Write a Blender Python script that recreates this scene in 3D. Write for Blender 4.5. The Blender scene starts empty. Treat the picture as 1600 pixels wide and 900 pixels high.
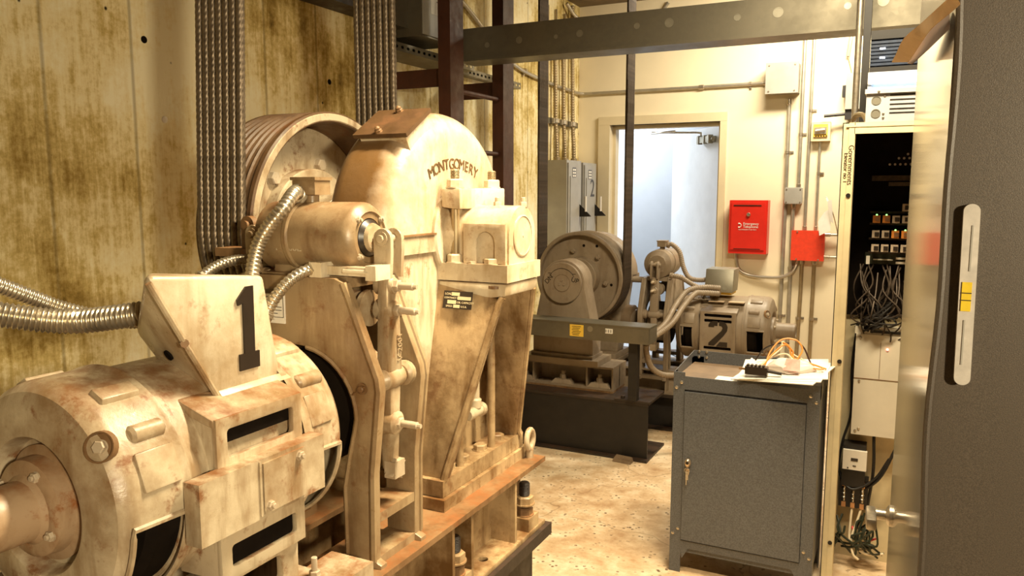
import bpy, bmesh, math, random
from mathutils import Vector, Matrix
from math import sin, cos, pi, radians as rad, atan2, sqrt
random.seed(7)
S = bpy.context.scene
COL = S.collection

# ------------------------------------------------------------------ camera
cam = bpy.data.objects.new('camera', bpy.data.cameras.new('camera'))
COL.objects.link(cam)
cam.data.sensor_width = 36.0
cam.data.lens = 36.0 * 1230.0 / 1600.0
cam.data.clip_start = 0.02
cam.location = (0, 0, 1.52)
cam.rotation_euler = (rad(90 - 7.1), 0, rad(26.4))
S.camera = cam

# ------------------------------------------------------------------ light
S.view_settings.view_transform = 'Standard'
S.view_settings.look = 'None'
S.view_settings.gamma = 1.0
S.view_settings.use_curve_mapping = False
S.view_settings.exposure = 0.0
W = bpy.data.worlds.new('world'); S.world = W
W.use_nodes = True
W.node_tree.nodes['Background'].inputs[0].default_value = (1.0, 0.8, 0.55, 1)
W.node_tree.nodes['Background'].inputs[1].default_value = 0.015

def area(name, loc, target, sx, sy, power, col, spread=180):
    l = bpy.data.lights.new(name, 'AREA'); l.shape = 'RECTANGLE'; l.size = sx; l.size_y = sy
    l.energy = power; l.color = col; l.spread = rad(spread)
    o = bpy.data.objects.new(name, l); COL.objects.link(o); o.location = loc
    d = Vector(target) - Vector(loc)
    o.rotation_euler = d.to_track_quat('-Z', 'Y').to_euler()
    return o
WARM = (1.0, 0.84, 0.56)
area('lamp_front', (1.10, -0.50, 1.76), (-1.2, 1.5, 1.3), 0.12, 0.12, 54, WARM)
area('lamp_aisle', (-0.05, 1.55, 2.75), (-0.75, 1.40, 0), 0.10, 0.9, 47, WARM, 90)
area('lamp_rear', (-0.10, 2.55, 2.78), (-0.6, 3.9, 0.5), 0.9, 0.16, 38, WARM, 115)
area('lamp_wall', (-0.45, 5.35, 2.95), (-0.75, 5.9, 1.2), 1.0, 0.16, 84, (1.0, 0.88, 0.66))
area('lamp_corridor', (-3.0, 7.4, 2.6), (-2.8, 7.9, 0), 1.0, 1.0, 105, (0.88, 0.94, 1.0))

# ------------------------------------------------------------------ materials
def new_mat(name):
    m = bpy.data.materials.new(name); m.use_nodes = True
    nt = m.node_tree; b = nt.nodes['Principled BSDF']
    return m, nt, b
def N(nt, t, **k):
    n = nt.nodes.new(t)
    for a, v in k.items():
        if a[0] == '_': n.inputs[int(a[1:])].default_value = v
        else: setattr(n, a, v)
    return n
def ramp(nt, fac, stops):
    r = nt.nodes.new('ShaderNodeValToRGB')
    e = r.color_ramp.elements
    e[0].position, e[0].color = stops[0][0], (*stops[0][1], 1) if len(stops[0][1]) == 3 else stops[0][1]
    e[1].position, e[1].color = stops[-1][0], (*stops[-1][1], 1)
    for p, c in stops[1:-1]:
        x = e.new(p); x.color = (*c, 1)
    nt.links.new(fac, r.inputs[0]); return r.outputs[0]
def g(v): return (v, v, v)
def noise(nt, vec, scale, detail=6, rough=0.6):
    n = nt.nodes.new('ShaderNodeTexNoise'); n.inputs['Scale'].default_value = scale
    n.inputs['Detail'].default_value = detail; n.inputs['Roughness'].default_value = rough
    if vec is not None: nt.links.new(vec, n.inputs['Vector'])
    return n.outputs[0]
def mix(nt, fac, a, b, mode='MIX'):
    m = nt.nodes.new('ShaderNodeMix'); m.data_type = 'RGBA'; m.blend_type = mode
    if isinstance(fac, (int, float)): m.inputs[0].default_value = fac
    else: nt.links.new(fac, m.inputs[0])
    for i, v in ((6, a), (7, b)):
        if isinstance(v, tuple): m.inputs[i].default_value = (*v, 1)
        else: nt.links.new(v, m.inputs[i])
    return m.outputs[2]
def math_(nt, op, a, b):
    m = nt.nodes.new('ShaderNodeMath'); m.operation = op
    for i, v in ((0, a), (1, b)):
        if isinstance(v, (int, float)): m.inputs[i].default_value = v
        else: nt.links.new(v, m.inputs[i])
    return m.outputs[0]
def coords(nt, scale=(1, 1, 1)):
    t = nt.nodes.new('ShaderNodeTexCoord'); mp = nt.nodes.new('ShaderNodeMapping')
    mp.inputs['Scale'].default_value = scale
    nt.links.new(t.outputs['Object'], mp.inputs['Vector']); return mp.outputs[0]
def bump(nt, b, h, strength=0.2, dist=0.01):
    n = nt.nodes.new('ShaderNodeBump'); n.inputs['Strength'].default_value = strength
    n.inputs['Distance'].default_value = dist
    nt.links.new(h, n.inputs['Height']); nt.links.new(n.outputs[0], b.inputs['Normal'])

def painted(name, base, stain, rust, rough=0.45, rust_amt=0.5, stain_amt=0.6, top=0.4, spec=0.5, scale=1.0):
    """old enamel paint on cast iron: blotchy, oil stained, rust dust lying on upward faces"""
    m, nt, b = new_mat(name)
    c = coords(nt)
    n1 = noise(nt, c, 5.5 * scale, 8, 0.65)
    n2 = noise(nt, c, 17 * scale, 8, 0.7)
    n3 = noise(nt, c, 70 * scale, 4, 0.6)
    cs = coords(nt, (9 * scale, 9 * scale, 1.6 * scale))
    n4 = noise(nt, cs, 2.2, 6, 0.6)
    col = mix(nt, ramp(nt, n1, [(0.44, g(0)), (0.64, g(stain_amt))]), base, stain)
    col = mix(nt, ramp(nt, n4, [(0.50, g(0)), (0.66, g(stain_amt * 0.85))]), col, stain)
    col = mix(nt, ramp(nt, n2, [(0.57, g(0)), (0.66, g(rust_amt))]), col, rust)
    geo = nt.nodes.new('ShaderNodeNewGeometry'); sp = nt.nodes.new('ShaderNodeSeparateXYZ')
    nt.links.new(geo.outputs['Normal'], sp.inputs[0])
    up = ramp(nt, sp.outputs[2], [(0.72, g(0)), (0.98, g(1))])
    dust = math_(nt, 'MULTIPLY', up, ramp(nt, n2, [(0.42, g(0)), (0.56, g(top))]))
    col = mix(nt, dust, col, rust)
    nt.links.new(col, b.inputs['Base Color'])
    nt.links.new(ramp(nt, n2, [(0.3, g(rough - 0.08)), (0.75, g(min(1, rough + 0.25)))]), b.inputs['Roughness'])
    b.inputs['Specular IOR Level'].default_value = spec
    bump(nt, b, math_(nt, 'ADD', n3, math_(nt, 'MULTIPLY', n2, 1.5)), 0.22, 0.002)
    return m
def plain(name, col, rough=0.5, metal=0.0, var=0.15, scale=30, bmp=0.0, spec=0.5):
    m, nt, b = new_mat(name)
    c = coords(nt); n = noise(nt, c, scale, 5, 0.6)
    d = tuple(x * (1 - var) for x in col); l = tuple(min(1, x * (1 + var)) for x in col)
    nt.links.new(ramp(nt, n, [(0.3, d), (0.7, l)]), b.inputs['Base Color'])
    b.inputs['Roughness'].default_value = rough; b.inputs['Metallic'].default_value = metal
    b.inputs['Specular IOR Level'].default_value = spec
    if bmp: bump(nt, b, n, bmp, 0.001)
    return m
def glow(name, col, strength):
    m, nt, b = new_mat(name)
    b.inputs['Base Color'].default_value = (*col, 1)
    b.inputs['Emission Color'].default_value = (*col, 1); b.inputs['Emission Strength'].default_value = strength
    return m

def concrete_wall():
    m, nt, b = new_mat('board_marked_concrete')
    c = coords(nt)
    cs = coords(nt, (1, 6, 0.55))
    big = noise(nt, c, 1.5, 6, 0.55)
    mid = noise(nt, c, 4.2, 10, 0.74)
    fine = noise(nt, c, 42, 6, 0.7)
    strk = noise(nt, cs, 5.0, 8, 0.68)
    f = math_(nt, 'ADD', math_(nt, 'MULTIPLY', big, 0.42), math_(nt, 'MULTIPLY', mid, 0.30))
    f = math_(nt, 'ADD', f, math_(nt, 'MULTIPLY', strk, 0.24))
    f = math_(nt, 'ADD', f, math_(nt, 'MULTIPLY', fine, 0.14))
    col = ramp(nt, f, [(0.39, (0.13, 0.080, 0.016)), (0.455, (0.36, 0.245, 0.066)), (0.505, (0.62, 0.475, 0.185)), (0.55, (0.84, 0.72, 0.41)), (0.61, (0.93, 0.86, 0.61))])
    # board joints running up the wall
    w = nt.nodes.new('ShaderNodeTexWave'); w.wave_type = 'BANDS'; w.bands_direction = 'Y'
    w.inputs['Scale'].default_value = 0.95; w.inputs['Distortion'].default_value = 0.35; w.inputs['Detail'].default_value = 3
    w.inputs['Detail Scale'].default_value = 1.5
    cm = coords(nt, (1, 1, 0.10)); nt.links.new(cm, w.inputs['Vector'])
    j = ramp(nt, w.outputs[1], [(0.0, g(0.75)), (0.006, g(0.0))])
    col = mix(nt, math_(nt, 'MULTIPLY', j, 0.6), col, (0.10, 0.065, 0.022))
    # bug holes
    v = nt.nodes.new('ShaderNodeTexVoronoi'); v.inputs['Scale'].default_value = 9.0
    nt.links.new(coords(nt, (1, 1, 0.8)), v.inputs['Vector'])
    h = ramp(nt, v.outputs['Distance'], [(0.030, g(1)), (0.060, g(0))])
    col = mix(nt, h, col, (0.03, 0.018, 0.006))
    nt.links.new(col, b.inputs['Base Color'])
    b.inputs['Roughness'].default_value = 0.85; b.inputs['Specular IOR Level'].default_value = 0.2
    bump(nt, b, math_(nt, 'SUBTRACT', math_(nt, 'ADD', strk, math_(nt, 'MULTIPLY', fine, 0.4)), h), 0.5, 0.006)
    return m
def concrete_floor():
    m, nt, b = new_mat('sealed_concrete_floor')
    c = coords(nt)
    big = noise(nt, c, 1.5, 6, 0.6); mid = noise(nt, c, 9, 8, 0.7); fine = noise(nt, c, 60, 5, 0.7)
    f = math_(nt, 'ADD', math_(nt, 'MULTIPLY', big, 0.5), math_(nt, 'MULTIPLY', mid, 0.5))
    col = ramp(nt, f, [(0.38, (0.46, 0.28, 0.14)), (0.48, (0.64, 0.46, 0.275)), (0.58, (0.82, 0.67, 0.47))])
    v = nt.nodes.new('ShaderNodeTexVoronoi'); v.inputs['Scale'].default_value = 38.0
    nt.links.new(c, v.inputs['Vector'])
    sp = math_(nt, 'MULTIPLY', ramp(nt, v.outputs['Distance'], [(0.20, g(1)), (0.30, g(0))]), ramp(nt, mid, [(0.47, g(0)), (0.60, g(0.95))]))
    col = mix(nt, sp, col, (0.13, 0.065, 0.025))
    v2 = nt.nodes.new('ShaderNodeTexVoronoi'); v2.feature = 'DISTANCE_TO_EDGE'; v2.inputs['Scale'].default_value = 1.1
    dm = nt.nodes.new('ShaderNodeMapping'); nt.links.new(c, dm.inputs['Vector'])
    va = nt.nodes.new('ShaderNodeVectorMath'); va.operation = 'ADD'
    nz = nt.nodes.new('ShaderNodeTexNoise'); nz.inputs['Scale'].default_value = 5; nt.links.new(c, nz.inputs['Vector'])
    sc = nt.nodes.new('ShaderNodeVectorMath'); sc.operation = 'SCALE'; sc.inputs[3].default_value = 0.25
    nt.links.new(nz.outputs[1], sc.inputs[0]); nt.links.new(c, va.inputs[0]); nt.links.new(sc.outputs[0], va.inputs[1])
    nt.links.new(va.outputs[0], v2.inputs['Vector'])
    cr_ = ramp(nt, v2.outputs[0], [(0.0, g(0.5)), (0.005, g(0.0))])
    col = mix(nt, cr_, col, (0.15, 0.08, 0.03))
    nt.links.new(col, b.inputs['Base Color'])
    nt.links.new(ramp(nt, mid, [(0.3, g(0.45)), (0.7, g(0.8))]), b.inputs['Roughness'])
    bump(nt, b, fine, 0.15, 0.003)
    return m
def speckled(name, col, rough=0.4, amt=0.5, scale=260):
    """hammertone grey enamel"""
    m, nt, b = new_mat(name)
    c = coords(nt); n = noise(nt, c, scale, 3, 0.6); n2 = noise(nt, c, 3, 5, 0.6)
    d = tuple(x * (1 - amt) for x in col); l = tuple(x * (1 + amt) for x in col)
    cc = mix(nt, ramp(nt, n2, [(0.3, g(0)), (0.8, g(0.35))]), ramp(nt, n, [(0.35, d), (0.66, l)]), tuple(x * 0.6 for x in col))
    nt.links.new(cc, b.inputs['Base Color'])
    b.inputs['Roughness'].default_value = rough
    bump(nt, b, n, 0.25, 0.001)
    return m
def galvanised(name, col, rough=0.38):
    m, nt, b = new_mat(name)
    c = coords(nt)
    v = nt.nodes.new('ShaderNodeTexVoronoi'); v.inputs['Scale'].default_value = 45; nt.links.new(c, v.inputs['Vector'])
    bw = nt.nodes.new('ShaderNodeRGBToBW'); nt.links.new(v.outputs['Color'], bw.inputs[0])
    n = noise(nt, c, 4, 6, 0.6)
    f = math_(nt, 'ADD', math_(nt, 'MULTIPLY', bw.outputs[0], 0.10), n)
    nt.links.new(ramp(nt, f, [(0.35, tuple(x * 0.62 for x in col)), (0.95, col)]), b.inputs['Base Color'])
    b.inputs['Metallic'].default_value = 0.75
    nt.links.new(ramp(nt, f, [(0.3, g(rough + 0.15)), (0.9, g(rough - 0.05))]), b.inputs['Roughness'])
    return m

M = {}
M['cream'] = painted('cream_enamel', (0.54, 0.445, 0.300), (0.20, 0.105, 0.036), (0.19, 0.062, 0.012), 0.30, 0.85, 0.85, 0.72)
M['cream_light'] = painted('cream_enamel_clean', (0.69, 0.60, 0.435), (0.33, 0.20, 0.08), (0.24, 0.085, 0.016), 0.28, 0.50, 0.62, 0.50)
M['cream_oily'] = painted('cream_enamel_oily', (0.43, 0.30, 0.16), (0.12, 0.056, 0.014), (0.13, 0.045, 0.010), 0.28, 0.55, 0.95, 0.5)
M['cream_shaded'] = painted('cream_enamel_shaded', (0.33, 0.235, 0.130), (0.15, 0.078, 0.03), (0.16, 0.052, 0.011), 0.30, 0.6, 0.8, 0.6)  # darker cream: shade on the brake's front faces put into its colour
M['cream_rust'] = painted('cream_enamel_rusted', (0.40, 0.275, 0.165), (0.20, 0.09, 0.028), (0.24, 0.08, 0.016), 0.36, 0.95, 0.85, 0.6)
M['gear_brown'] = painted('gear_cover_browned', (0.78, 0.69, 0.54), (0.42, 0.25, 0.09), (0.28, 0.105, 0.022), 0.28, 0.35, 0.55, 0.55)
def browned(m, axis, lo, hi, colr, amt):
    # brown deepening towards one side of the casting, broken up by noise
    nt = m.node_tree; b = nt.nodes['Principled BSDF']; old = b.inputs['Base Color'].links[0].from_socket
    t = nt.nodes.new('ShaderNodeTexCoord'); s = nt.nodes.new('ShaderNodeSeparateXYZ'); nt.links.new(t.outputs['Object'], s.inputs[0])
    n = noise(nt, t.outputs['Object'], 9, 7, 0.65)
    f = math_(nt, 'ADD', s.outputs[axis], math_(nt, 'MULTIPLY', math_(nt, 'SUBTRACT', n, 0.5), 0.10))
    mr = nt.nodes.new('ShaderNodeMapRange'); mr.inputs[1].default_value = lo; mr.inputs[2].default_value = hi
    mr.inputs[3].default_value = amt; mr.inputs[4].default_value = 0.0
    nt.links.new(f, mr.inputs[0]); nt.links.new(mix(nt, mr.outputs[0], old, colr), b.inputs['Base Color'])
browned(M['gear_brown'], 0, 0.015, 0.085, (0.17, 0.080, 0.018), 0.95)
M['sheave_brown'] = painted('rope_wheel_brown', (0.125, 0.070, 0.032), (0.06, 0.028, 0.009), (0.14, 0.05, 0.012), 0.35, 0.7, 0.8, 0.4)
M['letter_brown'] = plain('letter_brown', (0.13, 0.075, 0.03), 0.45, 0, 0.2, 40)
M['lid_brown'] = painted('lid_brown', (0.10, 0.052, 0.020), (0.06, 0.03, 0.012), (0.16, 0.065, 0.02), 0.45, 0.6, 0.7, 0.3)
M['rusty'] = painted('rusted_steel', (0.26, 0.15, 0.07), (0.10, 0.045, 0.014), (0.24, 0.085, 0.022), 0.40, 0.8, 0.8, 0.6)
M['taupe'] = painted('taupe_enamel', (0.30, 0.235, 0.165), (0.17, 0.115, 0.065), (0.14, 0.075, 0.035), 0.42, 0.25, 0.4, 0.25)
M['taupe_dark'] = painted('taupe_enamel_dark', (0.22, 0.15, 0.09), (0.12, 0.08, 0.045), (0.12, 0.06, 0.025), 0.45, 0.3, 0.5, 0.3)
M['wall_concrete'] = concrete_wall()
M['floor'] = concrete_floor()
M['wall_paint'] = plain('cream_wall_paint', (0.80, 0.70, 0.50), 0.55, 0, 0.05, 3)
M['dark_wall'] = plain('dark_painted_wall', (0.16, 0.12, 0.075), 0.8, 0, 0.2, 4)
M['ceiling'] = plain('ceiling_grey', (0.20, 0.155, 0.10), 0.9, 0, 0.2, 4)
M['frame_paint'] = plain('door_frame_paint', (0.66, 0.56, 0.37), 0.4, 0, 0.06, 6)
M['door_blue'] = plain('pale_blue_grey_door', (0.60, 0.63, 0.67), 0.4, 0, 0.08, 4)
M['corr_white'] = plain('corridor_white', (0.82, 0.84, 0.86), 0.7, 0, 0.03, 3)
M['corr_grey'] = plain('corridor_grey', (0.34, 0.36, 0.39), 0.6, 0, 0.06, 3)
M['rope'] = plain('steel_rope', (0.17, 0.128, 0.085), 0.40, 0.6, 0.35, 90)
M['rope_dark'] = plain('tarred_rope', (0.065, 0.045, 0.03), 0.55, 0.4, 0.4, 60)
M['black'] = plain('black_paint', (0.012, 0.009, 0.007), 0.5, 0, 0.3, 20)
M['black_steel'] = painted('black_steel', (0.022, 0.014, 0.009), (0.035, 0.022, 0.012), (0.07, 0.03, 0.012), 0.5, 0.4, 0.5, 0.5)
M['dark_hole'] = plain('slot_shade_black', (0.010, 0.007, 0.005), 0.9, 0, 0.3, 20, spec=0.05)
M['steel'] = plain('bright_steel', (0.52, 0.46, 0.37), 0.32, 0.85, 0.25, 60)
M['bolt'] = painted('painted_bolt', (0.52, 0.43, 0.31), (0.28, 0.18, 0.09), (0.16, 0.07, 0.025), 0.4, 0.5, 0.5, 0.4)
M['flex'] = plain('flexible_steel_conduit', (0.50, 0.43, 0.32), 0.30, 0.8, 0.3, 25)
M['galv'] = galvanised('galvanised_steel', (0.42, 0.39, 0.31))
M['sheet_grey'] = plain('pale_grey_sheet_metal', (0.50, 0.50, 0.52), 0.4, 0.2, 0.08, 20)
M['galv_dark'] = galvanised('dull_galvanised_steel', (0.25, 0.225, 0.17), 0.42)
M['pipe'] = plain('conduit_steel', (0.50, 0.46, 0.38), 0.34, 0.7, 0.15, 12)
M['pipe_dull'] = plain('dull_conduit', (0.33, 0.25, 0.14), 0.42, 0.5, 0.2, 12)
M['grey_box'] = plain('grey_enamel_box', (0.33, 0.31, 0.27), 0.42, 0, 0.1, 8)
M['red_lead'] = painted('red_lead_paint', (0.060, 0.016, 0.007), (0.030, 0.009, 0.004), (0.085, 0.028, 0.011), 0.5, 0.4, 0.6, 0.3)
M['red'] = plain('red_enamel', (0.62, 0.022, 0.012), 0.35, 0, 0.08, 8)
M['red2'] = plain('orange_red_enamel', (0.72, 0.05, 0.018), 0.42, 0, 0.10, 40)
M['panel_cream'] = plain('cream_panel_enamel', (0.70, 0.585, 0.36), 0.45, 0, 0.12, 9)
M['drive_white'] = plain('off_white_plastic', (0.72, 0.65, 0.52), 0.45, 0, 0.05, 10)
M['cabinet_grey'] = speckled('hammertone_grey', (0.105, 0.107, 0.112), 0.42, 0.28, 220)
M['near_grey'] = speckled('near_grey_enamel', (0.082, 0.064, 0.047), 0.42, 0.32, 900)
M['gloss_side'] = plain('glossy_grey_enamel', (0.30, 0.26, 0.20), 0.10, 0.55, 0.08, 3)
M['white'] = plain('white_paper', (0.82, 0.78, 0.70), 0.6, 0, 0.05, 20)
M['tray_brown'] = plain('worn_tray_brown', (0.20, 0.135, 0.085), 0.6, 0, 0.25, 12)
M['paper_tan'] = plain('tan_paper', (0.55, 0.42, 0.28), 0.7, 0, 0.1, 20)
M['yellow'] = plain('yellow_label', (0.80, 0.52, 0.06), 0.5, 0, 0.06, 30)
M['plate_black'] = plain('black_data_plate', (0.025, 0.017, 0.012), 0.35, 0, 0.1, 40)
M['cardboard'] = plain('cardboard', (0.58, 0.42, 0.25), 0.8, 0, 0.12, 14)
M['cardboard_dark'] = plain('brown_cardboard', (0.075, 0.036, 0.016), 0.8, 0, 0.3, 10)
M['orange'] = plain('orange_wire', (0.75, 0.28, 0.05), 0.4, 0, 0.1, 40)
M['cream_wire'] = plain('cream_wire', (0.80, 0.66, 0.45), 0.45, 0, 0.1, 40)
M['green_wire'] = plain('green_wire', (0.022, 0.026, 0.012), 0.45, 0, 0.3, 40)
M['pink'] = plain('pink_print', (0.75, 0.30, 0.24), 0.5, 0, 0.2, 60)
M['plastic_bag'] = plain('milky_plastic', (0.78, 0.68, 0.60), 0.2, 0, 0.1, 20)
M['relay'] = plain('relay_beige', (0.42, 0.33, 0.24), 0.4, 0, 0.2, 30)
M['orange_relay'] = plain('orange_relay', (0.55, 0.20, 0.04), 0.35, 0, 0.15, 30)
M['led_green'] = glow('green_indicator', (0.35, 1.0, 0.25), 2.5)
M['led_red'] = glow('red_indicator', (1.0, 0.25, 0.2), 4.0)
M['led_white'] = glow('white_indicator', (0.8, 0.9, 1.0), 4.0)
M['tube_light'] = glow('fluorescent_tube', (0.60, 0.80, 1.0), 1.9)
M['navy'] = plain('navy_rack_panel', (0.018, 0.030, 0.062), 0.4, 0, 0.35, 35)
M['white_plastic'] = plain('white_plastic', (0.78, 0.72, 0.62), 0.35, 0, 0.04, 20)
M['level_white'] = plain('worn_white_level', (0.48, 0.44, 0.39), 0.5, 0, 0.15, 60)
M['copper'] = plain('copper_terminal', (0.45, 0.25, 0.13), 0.35, 0.8, 0.2, 30)
M['vial'] = plain('yellow_vial', (0.70, 0.50, 0.04), 0.2, 0, 0.1, 60)
M['brass'] = plain('key_brass', (0.62, 0.48, 0.33), 0.3, 0.8, 0.2, 50)

# ------------------------------------------------------------------ mesh helpers
def finish(bm, angle=35):
    bmesh.ops.recalc_face_normals(bm, faces=bm.faces[:])
    a = rad(angle)
    for f in bm.faces: f.smooth = True
    for e in bm.edges:
        if len(e.link_faces) == 2:
            e.smooth = e.calc_face_angle(0) < a
        else: e.smooth = False
def root_loc(o):
    v = Vector((0, 0, 0))
    while o is not None:
        v += o.location; o = o.parent
    return v
def part(name, bm, mat, parent=None, world=False, label=None, angle=35, kind=None):
    """link one bmesh as ONE object; world=True: mesh is in world metres and is moved under its thing"""
    finish(bm, angle)
    if parent is not None and world:
        bmesh.ops.translate(bm, verts=bm.verts[:], vec=-root_loc(parent))
    me = bpy.data.meshes.new(name); bm.to_mesh(me); bm.free()
    for mm in (mat if isinstance(mat, (list, tuple)) else [mat]):
        me.materials.append(M[mm] if isinstance(mm, str) else mm)
    o = bpy.data.objects.new(name, me); COL.objects.link(o)
    if parent is not None: o.parent = parent
    if label: o['label'] = label
    if kind: o['kind'] = kind
    return o
def thing(name, label, cat, loc=(0, 0, 0), rz=0.0, scale=1.0, group=None):
    o = bpy.data.objects.new(name, None); COL.objects.link(o)
    o.empty_display_size = 0.05
    o.location = loc; o.rotation_euler = (0, 0, rz); o.scale = (scale,) * 3
    o['label'] = label; o['category'] = cat
    if group: o['group'] = group
    return o
def tag(o, label, cat, group=None):
    o['label'] = label; o['category'] = cat
    if group: o['group'] = group
    return o
def one(name, bm, mat, label, cat, loc=None, group=None, angle=35):
    """a thing that is a single mesh; origin moved to its own place"""
    o = part(name, bm, mat, None, angle=angle)
    if loc is None:
        vs = [v.co for v in o.data.vertices]
        loc = Vector(((min(v.x for v in vs) + max(v.x for v in vs)) / 2, (min(v.y for v in vs) + max(v.y for v in vs)) / 2, min(v.z for v in vs)))
    loc = Vector(loc)
    o.data.transform(Matrix.Translation(-loc)); o.location = loc
    return tag(o, label, cat, group)
def struct(name, bm, mat):
    o = part(name, bm, mat); o['kind'] = 'structure'; return o
def NB(): return bmesh.new()
def clone(t, loc, rz=None, label=None, group=None):
    r = t.copy(); COL.objects.link(r); r.location = loc
    if rz is not None: r.rotation_euler = (0, 0, rz)
    if label: r['label'] = label
    if group: r['group'] = group
    for ch in list(t.children):
        c = ch.copy(); COL.objects.link(c); c.parent = r
        for gc in list(ch.children):
            d = gc.copy(); COL.objects.link(d); d.parent = c
    return r
def bevel_all(bm, geom_verts, w, seg=2):
    vs = set(geom_verts)
    es = [e for e in bm.edges if e.verts[0] in vs and e.verts[1] in vs and (len(e.link_faces) < 2 or e.calc_face_angle(0) > 0.3)]
    if es: bmesh.ops.bevel(bm, geom=es, offset=w, segments=seg, profile=0.5, affect='EDGES', clamp_overlap=True)
def box(bm, x0, x1, y0, y1, z0, z1, bv=0.0, seg=2, mi=0):
    if x0 > x1: x0, x1 = x1, x0
    if y0 > y1: y0, y1 = y1, y0
    if z0 > z1: z0, z1 = z1, z0
    v = [bm.verts.new(p) for p in ((x0, y0, z0), (x1, y0, z0), (x1, y1, z0), (x0, y1, z0), (x0, y0, z1), (x1, y0, z1), (x1, y1, z1), (x0, y1, z1))]
    for q in ((0, 3, 2, 1), (4, 5, 6, 7), (0, 1, 5, 4), (1, 2, 6, 5), (2, 3, 7, 6), (3, 0, 4, 7)):
        f = bm.faces.new([v[i] for i in q]); f.material_index = mi
    if bv: bevel_all(bm, v, bv, seg)
    return v
def hull(bm, pts, bv=0.0, seg=2):
    t = bmesh.new()
    for p in pts: t.verts.new(p)
    r = bmesh.ops.convex_hull(t, input=t.verts[:])
    bmesh.ops.delete(t, geom=[v for v in t.verts if not v.link_faces], context='VERTS')
    bmesh.ops.dissolve_limit(t, angle_limit=rad(1.0), verts=t.verts[:], edges=t.edges[:])
    bmesh.ops.recalc_face_normals(t, faces=t.faces[:])
    if bv: bevel_all(t, t.verts[:], bv, seg)
    me = bpy.data.meshes.new('tmp'); t.to_mesh(me); t.free(); bm.from_mesh(me); bpy.data.meshes.remove(me)
def loft(bm, a, b, cap=True):
    """join two polygons of the same vertex count"""
    va = [bm.verts.new(p) for p in a]; vb = [bm.verts.new(p) for p in b]; n = len(a)
    for i in range(n): bm.faces.new((va[i], va[(i + 1) % n], vb[(i + 1) % n], vb[i]))
    if cap: bm.faces.new(va[::-1]); bm.faces.new(vb)
    return va + vb
def axes(d):
    d = Vector(d).normalized()
    r = Vector((0, 0, 1)) if abs(d.z) < 0.9 else Vector((1, 0, 0))
    u = r.cross(d).normalized(); return d, u, d.cross(u).normalized()
def lathe(bm, prof, o=(0, 0, 0), axis=(0, 1, 0), n=48, a0=0.0, a1=2 * pi, cap0=True, cap1=True, u=None, skip=None):
    """revolve (radius, along) pairs about an axis; skip(i, ang) drops a face"""
    o = Vector(o); d, uu, vv = axes(axis)
    if u is not None: uu = Vector(u).normalized(); vv = d.cross(uu)
    full = abs(a1 - a0 - 2 * pi) < 1e-6
    m = n if full else n + 1
    rings = []
    for r, t in prof:
        if r < 1e-6: rings.append([bm.verts.new(o + d * t)])
        else: rings.append([bm.verts.new(o + d * t + (uu * cos(a0 + (a1 - a0) * k / n) + vv * sin(a0 + (a1 - a0) * k / n)) * r) for k in range(m)])
    for i in range(len(rings) - 1):
        A, B = rings[i], rings[i + 1]
        for k in range(n):
            k2 = (k + 1) % m
            if skip and skip(i, a0 + (a1 - a0) * (k + 0.5) / n): continue
            if len(A) == 1 and len(B) == 1: continue
            if len(A) == 1: bm.faces.new((A[0], B[k], B[k2]))
            elif len(B) == 1: bm.faces.new((A[k], A[k2], B[0]))
            else: bm.faces.new((A[k], A[k2], B[k2], B[k]))
    if full:
        if cap0 and len(rings[0]) > 2: bm.faces.new(rings[0][::-1])
        if cap1 and len(rings[-1]) > 2: bm.faces.new(rings[-1])
    return rings
def cyl(bm, p0, p1, r0, r1=None, n=20, bv=0.0):
    p0, p1 = Vector(p0), Vector(p1); L = (p1 - p0).length
    r1 = r0 if r1 is None else r1
    if bv: pr = [(r0 - bv, 0), (r0, bv), (r1, L - bv), (r1 - bv, L)]
    else: pr = [(r0, 0), (r1, L)]
    lathe(bm, pr, p0, p1 - p0, n)
def hexa(bm, p, d, r, h, bolt=0.0, br=None):
    """hex nut / bolt head on point p along d, with a chamfer and an optional stud end"""
    lathe(bm, [(r * 1.12, 0), (r * 1.12, h * 0.14)], p, d, 20)
    lathe(bm, [(r, h * 0.14), (r, h * 0.86), (r * 0.86, h)], p, d, 6)
    if bolt: cyl(bm, Vector(p) + Vector(d).normalized() * h, Vector(p) + Vector(d).normalized() * (h + bolt), br or r * 0.55, n=14, bv=r * 0.08)
def cr(pts, k=8):
    """Catmull-Rom through points"""
    P = [Vector(p) for p in pts]; P = [P[0] * 2 - P[1]] + P + [P[-1] * 2 - P[-2]]; out = []
    for i in range(1, len(P) - 2):
        a, b, c, d = P[i - 1:i + 3]
        for j in range(k):
            t = j / k
            out.append(0.5 * ((2 * b) + (c - a) * t + (2 * a - 5 * b + 4 * c - d) * t * t + (3 * b - a - 3 * c + d) * t ** 3))
    out.append(P[-2]); return out
def resample(pts, step):
    out = [pts[0].copy()]; acc = 0.0
    for i in range(1, len(pts)):
        a, b = pts[i - 1], pts[i]; L = (b - a).length
        if L < 1e-9: continue
        while acc + L >= step:
            t = (step - acc) / L; a = a.lerp(b, t); out.append(a.copy()); L = (b - a).length; acc = 0.0
        acc += L
    return out
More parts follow.
